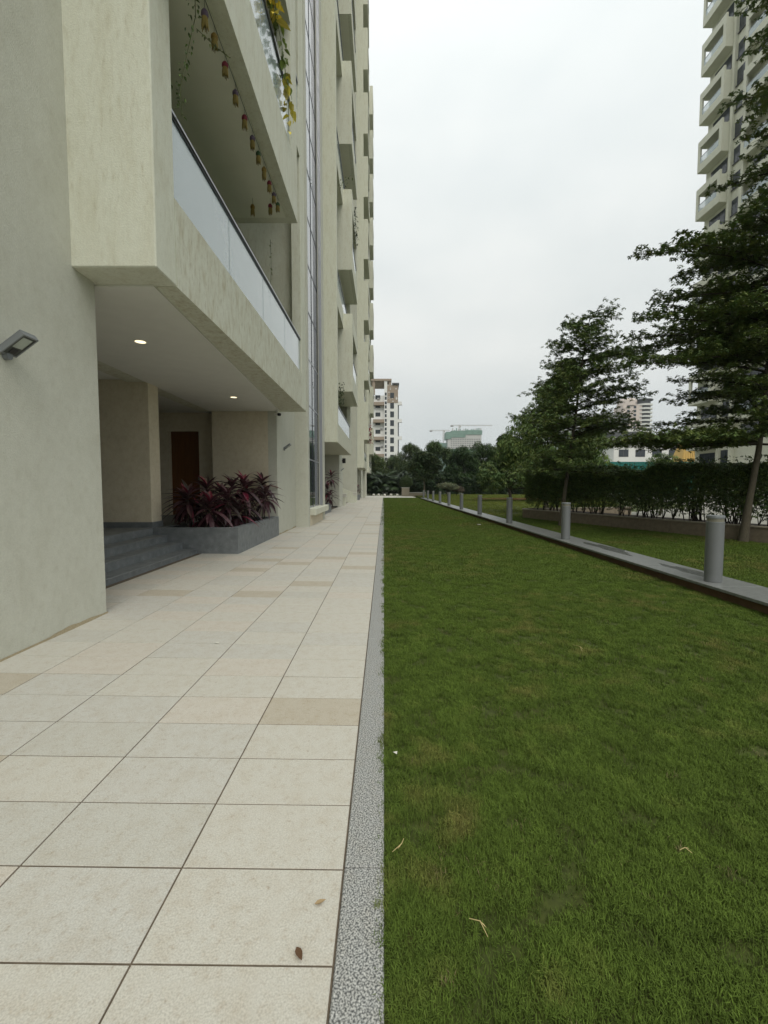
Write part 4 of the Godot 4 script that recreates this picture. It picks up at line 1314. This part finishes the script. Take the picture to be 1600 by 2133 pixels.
	bushy_tree("small_tree", "small tree with a pale straight trunk behind the last bollard", "tree", Vector3(5.55, 0.05, -61.0), 2.2, 0.12, [[Vector3(0, 3.3, 0), Vector3(1.9, 1.1, 1.4)], [Vector3(-1.2, 4.2, 0), Vector3(1.3, 0.9, 1.2)], [Vector3(1.2, 4.4, 0), Vector3(1.5, 1.0, 1.2)], [Vector3(0.2, 5.4, 0), Vector3(1.6, 0.9, 1.2)]], 330, bush_leaf, Color(0.041, 0.065, 0.027), 1410, "", M.bark)
	# feathery palms closing the end of the path
	var st := mb()
	var spine := []
	for i in 9:
		var t := i / 8.0
		spine.append(Vector3(0, 2.2 * (t - 0.62 * t * t), 2.0 * t * t * 0.75 + 0.5 * t))
	tube(st, spine, [0.02, 0.018, 0.016, 0.014, 0.012, 0.01, 0.008, 0.006, 0.003], 4, false)
	for i in 30:
		var t := 0.22 + 0.76 * i / 30.0
		var k := t * 8.0
		var p: Vector3 = spine[int(k)].lerp(spine[mini(int(k) + 1, 8)], k - int(k))
		for s in [-1.0, 1.0]:
			var l := 0.55 * sin(PI * clampf(0.15 + 0.8 * (t - 0.2), 0, 1)) + 0.12
			leaf_into(st, Transform3D(Basis(Vector3.UP, s * 1.0) * Basis(Vector3.RIGHT, 0.25), p), l, 0.06, 0.35, 2)
	var frond := st.commit()
	rng.seed = 1500
	for i in 13:
		var pm := thing("palm_clump", ["feathery palm clump beside the apartment tower's far corner", "feathery palm clump behind the leftmost stone ball", "palm clump behind the second stone ball", "palm clump standing over the gap after the second stone ball", "palm clump behind the middle stone ball", "palm clump behind the fourth stone ball", "palm clump behind the fifth stone ball", "palm clump left of the grey stone pier", "palm clump behind the grey stone pier", "palm clump behind the topiary bush", "rearmost palm clump below the white apartment block", "rear palm clump below the brown balconies", "palm clump at the right end of the palm row"][i], "palm", Vector3(-4.2 + 0.85 * i if i < 10 else -2.0 + 2.6 * (i - 10), -0.1, -71.5 - rng.randf() * 1.6 - (1.5 if i >= 10 else 0.0)), rng.randf() * TAU, "palms closing the end of the path")
		var mats := [flat(c8(44, 62, 34), 0.5), flat(c8(54, 74, 38), 0.5), flat(c8(38, 54, 34), 0.5)]
		for m in mats: m.cull_mode = BaseMaterial3D.CULL_DISABLED
		for j in 26:
			var a := j * 2.4 + rng.randf()
			var hgt := rng.randf_range(0.1, 2.9)
			mesh_part("frond", frond, mats[j % 3], pm, Transform3D((Basis(Vector3.UP, a) * Basis(Vector3.RIGHT, rng.randf_range(-0.25, 0.35))).scaled(Vector3.ONE * rng.randf_range(0.85, 1.3)), Vector3(cos(a) * 0.1, hgt, sin(a) * 0.1)))
		var cs := mb()
		for j in 5:
			var a := TAU * j / 5
			tube(cs, [Vector3(cos(a) * 0.2, -0.05, sin(a) * 0.2), Vector3(cos(a) * 0.12, 2.4, sin(a) * 0.12)], [0.05, 0.035], 6)
		part("canes", cs, M.stem, pm).set_meta("kind", "stuff")

# ------------------------------------------------------------------ far end of the path
func far_end() -> void:
	var balls := ["leftmost white stone ball at the end of the path", "second white stone ball from the building", "middle white stone ball at the end of the path", "fourth white stone ball from the building", "white stone ball nearest the grey stone pier"]
	var bxs := [-1.55, -0.82, 0.1, 1.05, 2.0]
	for i in 5:
		var o := thing("stone_ball", balls[i], "stone ball", Vector3(bxs[i], 0, -66.0 - 0.8 * (i % 2) + 0.4), 0.0, "white stone balls across the end of the path")
		var st := mb()
		blob(st, Vector3(0, 0.2, 0), Vector3(0.19, 0.19, 0.19), 18, 12)
		part("ball", st, M.white_stone, o)
		st = mb()
		lathe(st, [Vector2(0.0, 0.035), Vector2(0.09, 0.035), Vector2(0.11, 0.0)], 14)
		part("base", st, M.white_stone, o)
	var p := thing("stone_pier", "square grey stone pier at the end of the lawn", "pier", Vector3(3.3, 0, -66.0))
	var st := mb()
	bx(st, Vector3(-0.62, -0.1, -0.6), Vector3(0.5, 1.24, 0.6), 0.01)
	part("shaft", st, M.coping, p)
	st = mb()
	bx(st, Vector3(-0.66, 1.24, -0.64), Vector3(0.54, 1.31, 0.64), 0.01)
	part("cap", st, M.white_stone, p)
	var lw := thing("end_wall", "low white wall between the grey pier and the last bollards", "wall", Vector3(5.0, 0, -66.2))
	st = mb()
	bx(st, Vector3(-1.15, -0.1, -0.2), Vector3(1.3, 0.5, 0.2), 0.01)
	part("wall", st, M.coping, lw)
	st = mb()
	bx(st, Vector3(-1.15, 0.5, -0.24), Vector3(1.3, 0.57, 0.24), 0.01)
	part("coping", st, M.white_stone, lw)
	var lamp := thing("street_lamp", "thin pale street lamp post in front of the far trees", "street lamp", Vector3(7.3, 0, -95.0))
	st = mb()
	tube(st, [Vector3(0, 0, 0), Vector3(0, 7.4, 0)], [0.09, 0.05], 8)
	part("pole", st, M.cast, lamp)
	st = mb()
	bx(st, Vector3(-0.1, 7.36, -0.1), Vector3(0.7, 7.48, 0.1), 0.02)
	part("lamp_head", st, M.cast, lamp)

# ------------------------------------------------------------------ buildings beyond
func windowed(parent: Node3D, called: String, x0: float, x1: float, y0: float, y1: float, z: float, panes: int, frame: Material, proud := 0.05) -> void:
	var st := mb()
	bx(st, Vector3(x0, y0, z), Vector3(x1, y1, z + proud))
	var w := part(called, st, frame, parent)
	var n := (x1 - x0) / panes
	for i in panes:
		st = mb()
		bx(st, Vector3(x0 + n * i + 0.06, y0 + 0.06, z + proud), Vector3(x0 + n * (i + 1) - 0.06, y1 - 0.06, z + proud + 0.03))
		part("pane", st, M.far_glass, w)

func far_buildings() -> void:
	var white := tri_mat(tex(256, 201, c8(224, 224, 222), [[0.02, 4, 0.25, Color(0.8, 0.79, 0.76), 1.5]]), Vector3(0.05, 0.03, 0.05), 0.9)
	var brown := flat(c8(150, 136, 122), 0.9)
	var dark := flat(c8(82, 84, 86), 0.8)
	var grey_ac := flat(c8(150, 150, 148), 0.7)
	var b := thing("apartment_block", "white apartment block with brown balconies at the end of the path", "apartment building", Vector3(0.6, 0, -153.0))
	var st := mb()
	bx(st, Vector3(0.5, 0, -14), Vector3(4.2, 36.6, 0))
	bx(st, Vector3(-5.2, 0, -14), Vector3(-0.5, 33.2, -1.6))
	bx(st, Vector3(-0.5, 0, -14), Vector3(0.5, 38.0, 0.3))
	part("wall", st, white, b)
	st = mb()
	bx(st, Vector3(-5.2, 37.8, -12), Vector3(2.0, 38.5, 0.5))
	bx(st, Vector3(-4.6, 33.2, -0.6), Vector3(-3.7, 37.8, 0.2))
	bx(st, Vector3(1.0, 36.6, -0.6), Vector3(1.9, 37.8, 0.1))
	part("roof_frame", st, brown, b)
	st = mb()
	bx(st, Vector3(2.2, 36.6, -8), Vector3(4.6, 37.1, 0.6))
	part("roof_canopy", st, dark, b)
	st = mb()
	bx(st, Vector3(0.52, 30.4, 0.0), Vector3(4.25, 36.4, 0.12))
	var orn := part("top_panel", st, brown, b)
	rng.seed = 61
	for i in 22:
		st = mb()
		var x := rng.randf_range(0.7, 3.7); var y := rng.randf_range(30.5, 36.0)
		if x > 1.4 and x < 3.2 and y > 31.8 and y < 34.6: continue
		bx(st, Vector3(x, y, 0.12), Vector3(x + rng.randf_range(0.15, 0.5), y + rng.randf_range(0.12, 0.4), 0.2))
		part("ornament", st, white, orn)
	for k in 10:
		var y := 4.6 + 2.98 * k
		if k < 9: windowed(b, "window", 1.55, 2.85, y, y + 2.0, 0.0, 2, dark)
		else: windowed(b, "window", 1.55, 2.85, y + 0.6, y + 2.4, 0.13, 2, dark)
		windowed(b, "window", -0.3, 0.32, y, y + 1.05, 0.3, 1, dark)
		windowed(b, "window", -0.3, 0.32, y + 1.4, y + 2.4, 0.3, 1, dark)
		windowed(b, "window", -3.6, -1.9, y + 0.5, y + 1.9, -1.6, 2, dark)
	for k in 5:
		var y := 5.8 + 5.96 * k
		st = mb()
		bx(st, Vector3(-4.4, y, -1.6), Vector3(-0.5, y + 1.1, 0.1))
		part("balcony", st, brown, b)
		st = mb()
		bx(st, Vector3(4.2, y + 0.2, -1.2), Vector3(5.6, y + 1.2, 0.0))
		bx(st, Vector3(4.2, y + 0.1, -1.2), Vector3(5.7, y + 0.2, 0.06))
		part("balcony", st, white, b)
	st = mb()
	bx(st, Vector3(4.2, 0, -6), Vector3(4.6, 30.0, -1.2))
	part("shaft", st, dark, b)
	for q in [[-2.0, 3.4], [-2.4, 9.4], [-1.8, 15.2], [-2.0, 21.3], [-3.0, 34.2 - 2.4]]:
		st = mb()
		bx(st, Vector3(q[0], q[1], -1.6), Vector3(q[0] + 0.9, q[1] + 0.6, -1.2), 0.04)
		part("air_conditioner", st, grey_ac, b)
	# unfinished tower with cranes, far away
	var grey := flat(c8(176, 174, 170), 0.9)
	var net := tri_mat(tex(128, 215, c8(112, 142, 128), [[0.05, 3, 0.6, Color(0.65, 0.7, 0.68), 1.0]]), Vector3(0.02, 0.05, 0.02), 0.9)
	var t := thing("unfinished_tower", "distant unfinished tower wrapped in green netting under two cranes", "building", Vector3(146, 0, -800))
	st = mb()
	bx(st, Vector3(-30, 0, -24), Vector3(31, 96, 0))
	part("frame", st, grey, t)
	for k in 5:
		for i in 13:
			st = mb()
			bx(st, Vector3(-24.5 + 4.2 * i, 72.4 + 3.6 * k, 0.0), Vector3(-22.2 + 4.2 * i, 74.0 + 3.6 * k, 0.3))
			part("window", st, dark, t)
	for s in [[-33, -24, 88, 101], [-24, 2, 91, 103], [2, 32, 96, 104], [-18, 33, 60, 70.5], [-34, -18, 62, 70]]:
		st = mb()
		bx(st, Vector3(s[0], s[2], -25), Vector3(s[1], s[3], 1.2))
		part("netting", st, net, t)
	rng.seed = 9
	for i in 16:
		st = mb()
		var x := -22.0 + 3.4 * i
		bx(st, Vector3(x, 102, -2), Vector3(x + 1.6, rng.randf_range(104, 108), 0))
		part("formwork", st, net if i % 3 else grey, t)
	st = mb()
	bx(st, Vector3(-38, 70.6, -6), Vector3(40, 71.4, 3.5))
	part("safety_deck", st, grey, t)
	var t2 := thing("unfinished_tower", "lower netted block left of the distant unfinished tower", "building", Vector3(104, 0, -810))
	st = mb()
	bx(st, Vector3(-19, 0, -20), Vector3(14, 82, 0))
	part("netting", st, net, t2)
	st = mb()
	bx(st, Vector3(-22, 67, -20), Vector3(14, 70, 3))
	part("safety_deck", st, flat(c8(90, 160, 150), 0.9), t2)
	var steel := flat(c8(150, 140, 128), 0.8)
	crane(Vector3(137, 0, -802), 112.0, -16.0, 60.0, steel, "nearer tower crane with its jib over the unfinished tower")
	crane(Vector3(112, 0, -830), 106.5, -26.0, 12.0, steel, "lower tower crane left of the unfinished tower")
	# pinkish round-fronted tower behind the trees
	var pink := flat(c8(196, 184, 176), 0.9)
	var r := thing("round_tower", "pinkish far tower with a domed top and stacked round balconies", "apartment building", Vector3(193, 0, -340))
	st = mb()
	bx(st, Vector3(-9, 0, -14), Vector3(7, 64, 0))
	part("wall", st, pink, r)
	st = mb()
	lathe(st, [Vector2(7.0, 64), Vector2(7.0, 68.0), Vector2(5.6, 69.6), Vector2(0, 70.2)], 24, Vector3(-3, 0, -6))
	part("dome", st, pink, r)
	for k in 17:
		st = mb()
		lathe(st, [Vector2(0.0, 16 + 3.0 * k), Vector2(6.4, 16 + 3.0 * k), Vector2(6.6, 17.1 + 3.0 * k), Vector2(0.0, 17.1 + 3.0 * k)], 20, Vector3(8.5, 0, -4))
		part("balcony", st, M.white, r)
		windowed(r, "window", -6.0, -4.0, 16.6 + 3.0 * k, 18.6 + 3.0 * k, 0.0, 1, dark)
		windowed(r, "window", -1.0, 1.0, 16.6 + 3.0 * k, 18.6 + 3.0 * k, 0.0, 1, dark)
	st = mb()
	lathe(st, [Vector2(5.0, 0), Vector2(5.0, 68)], 20, Vector3(8.5, 0, -4))
	lathe(st, [Vector2(6.8, 68), Vector2(6.8, 68.8), Vector2(0, 69)], 20, Vector3(8.5, 0, -4))
	part("core", st, dark, r)
	var g := thing("apartment_block", "long grey far block partly hidden by the slender layered tree", "apartment building", Vector3(150, 0, -330))
	st = mb()
	bx(st, Vector3(-14, 0, -12), Vector3(32, 56, 0))
	part("wall", st, flat(c8(176, 176, 176), 0.9), g)
	for k in 13:
		st = mb()
		bx(st, Vector3(-13, 10 + 3.4 * k, 0), Vector3(31, 11.6 + 3.4 * k, 0.5))
		part("window_band", st, dark, g)
	# white house, hoarding and temple spire
	var h := thing("white_house", "white low building with a dark terrace behind the teal hoarding", "house", Vector3(82, 0, -132))
	st = mb()
	bx(st, Vector3(-13, 0, -12), Vector3(13, 14.6, 0))
	bx(st, Vector3(-13, 14.6, -12), Vector3(-4, 19.0, -1.2))
	part("wall", st, white, h)
	st = mb()
	bx(st, Vector3(-13.4, 16.4, -12), Vector3(-3.6, 18.0, -0.6))
	part("terrace_band", st, dark, h)
	st = mb()
	bx(st, Vector3(-14, 14.6, -12), Vector3(13.4, 15.2, 0.5))
	part("cornice", st, M.white, h)
	for k in 3:
		for i in 5: windowed(h, "window", -11.5 + 5.0 * i, -8.6 + 5.0 * i, 2.0 + 4.2 * k, 4.2 + 4.2 * k, 0.0, 2, dark)
	var hd := thing("hoarding", "teal sheet metal hoarding above the clipped hedge", "hoarding", Vector3(51, 0, -84))
	var teal := flat(c8(42, 136, 128), 0.5)
	for i in 22:
		st = mb()
		var x := -10.6 + 1.02 * i
		var pl := PackedVector2Array()
		for j in 7: pl.append(Vector2(x + j * 0.168, 0.03 if j % 2 else -0.03))
		for j in 7: pl.append(Vector2(x + (6 - j) * 0.168, -0.05 if (6 - j) % 2 == 0 else 0.01))
		prism(st, pl, 0.2, 6.2)
		part("sheet", st, teal, hd)
	st = mb()
	for i in 8: bx(st, Vector3(-10.6 + 3.2 * i, 0, -0.2), Vector3(-10.5 + 3.2 * i, 6.1, -0.08))
	part("post", st, dark, hd).set_meta("kind", "stuff")
	var sp := thing("temple_spire", "yellow ribbed temple spire seen between the trees", "temple", Vector3(67.2, 0, -98))
	var gold := flat(c8(198, 164, 92), 0.7)
	st = mb()
	bx(st, Vector3(-2.6, 0, -2.6), Vector3(2.6, 6.6, 2.6))
	part("base", st, flat(c8(206, 150, 60), 0.8), sp)
	st = mb()
	for q in [[6.6, 2.1, 9.8, 1.3], [9.8, 1.3, 12.5, 0.4]]:
		for k in 4:
			var a := PI / 2 * k
			var bs := Basis(Vector3.UP, a)
			quad(st, bs * Vector3(-q[1], q[0], q[1]), bs * Vector3(q[1], q[0], q[1]), bs * Vector3(q[3], q[2], q[3]), bs * Vector3(-q[3], q[2], q[3]), bs * Vector3(0, 0.2, 1))
	part("spire", st, gold, sp)
	for i in 7:
		st = mb()
		var f := -0.9 + 0.3 * i
		tube(st, [Vector3(f * 2.05, 6.65, 2.12), Vector3(f * 1.28, 9.8, 1.32)], [0.11, 0.08], 6)
		part("rib", st, gold, sp)
	st = mb()
	bx(st, Vector3(-2.35, 6.45, -2.35), Vector3(2.35, 6.75, 2.35), 0.05)
	part("cornice", st, gold, sp)
	st = mb()
	tube(st, [Vector3(1.35, 6.7, 2.3), Vector3(0.75, 10.0, 1.5)], [0.03, 0.03], 4)
	tube(st, [Vector3(1.75, 6.7, 2.3), Vector3(1.1, 10.0, 1.5)], [0.03, 0.03], 4)
	for i in 11:
		var f := i / 10.0
		tube(st, [Vector3(1.35, 6.7, 2.3).lerp(Vector3(0.75, 10.0, 1.5), f), Vector3(1.75, 6.7, 2.3).lerp(Vector3(1.1, 10.0, 1.5), f)], [0.02, 0.02], 4)
	part("ladder", st, dark, sp)

func crane(at: Vector3, h: float, back: float, front: float, m: Material, label: String) -> void:
	var c := thing("tower_crane", label, "crane", at)
	var st := mb()
	for s in [[-0.9, -0.9], [0.9, -0.9], [-0.9, 0.9], [0.9, 0.9]]: bx(st, Vector3(s[0] - 0.2, 0, s[1] - 0.2), Vector3(s[0] + 0.2, h + 2, s[1] + 0.2))
	for i in int(h / 4.0): tube(st, [Vector3(-0.9, i * 4.0, 0.9), Vector3(0.9, i * 4.0 + 4.0, 0.9)], [0.12, 0.12], 4)
	part("mast", st, m, c)
	st = mb()
	for s in [[0.0, -0.8], [0.0, 0.8], [1.5, 0.0]]: bx(st, Vector3(back, h + s[0], s[1] - 0.15), Vector3(front, h + s[0] + 0.3, s[1] + 0.15))
	var x := back
	while x < front - 2.5:
		tube(st, [Vector3(x, h, 0.8), Vector3(x + 1.3, h + 1.5, 0), Vector3(x + 2.6, h, 0.8)], [0.1, 0.1, 0.1], 4)
		x += 2.6
	part("jib", st, m, c)
	st = mb()
	bx(st, Vector3(back, h - 1.6, -1.2), Vector3(back + 5, h + 0.6, 1.2))
	part("counterweight", st, flat(c8(120, 116, 110), 0.9), c)
	st = mb()
	bx(st, Vector3(0.6, h - 2.6, -0.9), Vector3(2.4, h - 0.4, 0.9))
	part("cab", st, m, c)

# ------------------------------------------------------------------ litter
func litter() -> void:
	rng.seed = 88
	var dry := flat(c8(190, 172, 122), 0.8)
	dry.cull_mode = BaseMaterial3D.CULL_DISABLED
	var brown := flat(c8(96, 70, 48), 0.8)
	brown.cull_mode = BaseMaterial3D.CULL_DISABLED
	var tan_leaf := flat(c8(160, 138, 104), 0.9)
	tan_leaf.cull_mode = BaseMaterial3D.CULL_DISABLED
	var paper := flat(c8(210, 208, 198), 0.8)
	for s in [[-0.268, -1.262, 0.05, 0.5, brown, "small dark curled leaf lying on the nearest path tiles"], [-0.235, -1.40, 0.04, 1.9, tan_leaf, "tan dry leaf fragment on the nearest path tiles"]]:
		var st := mb()
		leaf_into(st, Transform3D(Basis(Vector3.UP, s[3]), Vector3(0, 0.006, 0)), s[2], s[2] * 0.42, -0.12, 4)
		var o := part("dead_leaf", st, s[4], self)
		o.position = Vector3(s[0], 0.004, s[1])
		tag(o, s[5], "leaf")
	var twigs := [[1.68, -3.72, 0.16, 1.5, "straight pale straw lying on the lawn between kerb and nearest bollard"], [0.30, -1.31, 0.075, 0.9, "bent pale straw on the lawn closest to the camera"], [0.055, -1.63, 0.08, 2.2, "curled dry straw right beside the kerb"], [1.16, -1.60, 0.04, 0.4, "tiny bent straw near the right edge of the near lawn"]]
	for s in twigs:
		var st := mb()
		var d: Vector3 = Vector3(cos(s[3]), 0, sin(s[3])) * s[2] * 0.5
		var up := 0.022
		var pts := [Vector3(-d.x, up, -d.z), Vector3(-d.x * 0.1 + d.z * 0.35, up + 0.010, -d.z * 0.1 - d.x * 0.35), Vector3(d.x, up, d.z)]
		tube(st, pts, [0.0012, 0.0018, 0.0009], 5)
		leaf_into(st, Transform3D(Basis(Vector3.UP, PI / 2 - s[3]), pts[1]), s[2] * 0.35, 0.004, 0.1, 2)
		var o := part("dry_straw", st, dry, self)
		o.position = Vector3(s[0], 0, s[1])
		tag(o, s[4], "straw")
	var scraps := [[0.058, -2.22, 0.012, "small white scrap on the grass beside the kerb"], [-1.5, -3.84, 0.02, "small white scrap on the middle of the path"], [3.5, -16.2, 0.11, "white scrap far out on the narrow lawn"]]
	for s in scraps:
		var st := mb()
		var r: float = s[2]
		var c := [Vector3(-r, 0.004, -r * 0.6), Vector3(r, 0.01, -r * 0.5), Vector3(r * 0.8, 0.003, r * 0.7), Vector3(-r * 0.7, 0.012, r * 0.5)]
		quad(st, c[0], c[1], c[2], c[3], Vector3.UP)
		for k in 4: quad(st, c[k], c[(k + 1) % 4], c[(k + 1) % 4] - Vector3(0, 0.0015, 0), c[k] - Vector3(0, 0.0015, 0), c[k] + c[(k + 1) % 4])
		var o := part("paper_scrap", st, paper, self)
		o.position = Vector3(s[0], 0.02 if s[0] > 0 else 0.022, s[1])
		tag(o, s[3], "scrap")

# ------------------------------------------------------------------ scene
func sky_panorama() -> ImageTexture:
	var w := 1024
	var h := 512
	var n := FastNoiseLite.new()
	n.seed = 14
	n.frequency = 1.0
	n.fractal_octaves = 5
	n.noise_type = FastNoiseLite.TYPE_SIMPLEX_SMOOTH
	var px := PackedFloat32Array()
	px.resize(w * h * 3)
	for j in h:
		var el := PI / 2 - PI * (j + 0.5) / h
		var s := maxf(sin(el), 0.0)
		var lum := SKY_LOW + (SKY_HIGH - SKY_LOW) * pow(s, 1.5)
		for i in w:
			var az := TAU * (i + 0.5) / w
			var d := Vector3(cos(el) * cos(az), sin(el) * 2.0, cos(el) * sin(az))
			var v := n.get_noise_3dv(d * 1.6)
			var k := lum * (1.0 + 0.16 * v * (1.0 - 0.5 * s))
			if el < 0.0: k = lum * 0.45
			var q := (j * w + i) * 3
			px[q] = k * (0.955 + 0.04 * v); px[q + 1] = k * (1.0 + 0.01 * v); px[q + 2] = k * (0.992 - 0.01 * v)
	return ImageTexture.create_from_image(Image.create_from_data(w, h, false, Image.FORMAT_RGBF, px.to_byte_array()))

const SKY_LOW := 0.67
const SKY_HIGH := 1.2

func _ready() -> void:
	# camera: 1.42 m above the path, tipped 3.3 degrees down, a very wide lens
	var cam := Camera3D.new()
	cam.name = "camera"
	cam.fov = 99.05
	cam.near = 0.05
	cam.far = 3000.0
	cam.position = Vector3(0, 1.42, 0)
	cam.rotation.x = -0.0576
	add_child(cam)
	cam.current = true
	# overcast sky and the soft brightness of the veiled sun behind the camera
	var env := Environment.new()
	env.background_mode = Environment.BG_SKY
	var sky := Sky.new()
	var pm := PanoramaSkyMaterial.new()
	pm.panorama = sky_panorama()
	sky.sky_material = pm
	env.sky = sky
	env.tonemap_mode = Environment.TONE_MAPPER_LINEAR
	env.tonemap_exposure = 1.06
	env.fog_enabled = true
	env.fog_light_color = c8(214, 222, 224)
	env.fog_density = 0.00022
	env.sdfgi_enabled = true
	env.ssao_enabled = true
	env.ssil_enabled = true
	var we := WorldEnvironment.new()
	we.name = "environment"
	we.environment = env
	add_child(we)
	var sun := DirectionalLight3D.new()
	sun.name = "veiled_sun"
	sun.light_energy = 0.5
	sun.light_angular_distance = 40.0
	sun.light_color = c8(255, 250, 238)
	sun.shadow_enabled = true
	add_child(sun)
	sun.look_at_from_position(Vector3.ZERO, Vector3(-0.10, -0.76, -0.64), Vector3.UP)
	materials()
	grounds()
	left_tower()
	twin_tower()
	garden_edges()
	porch()
	trees()
	far_end()
	far_buildings()
	decorations()
	lawns()
	litter()
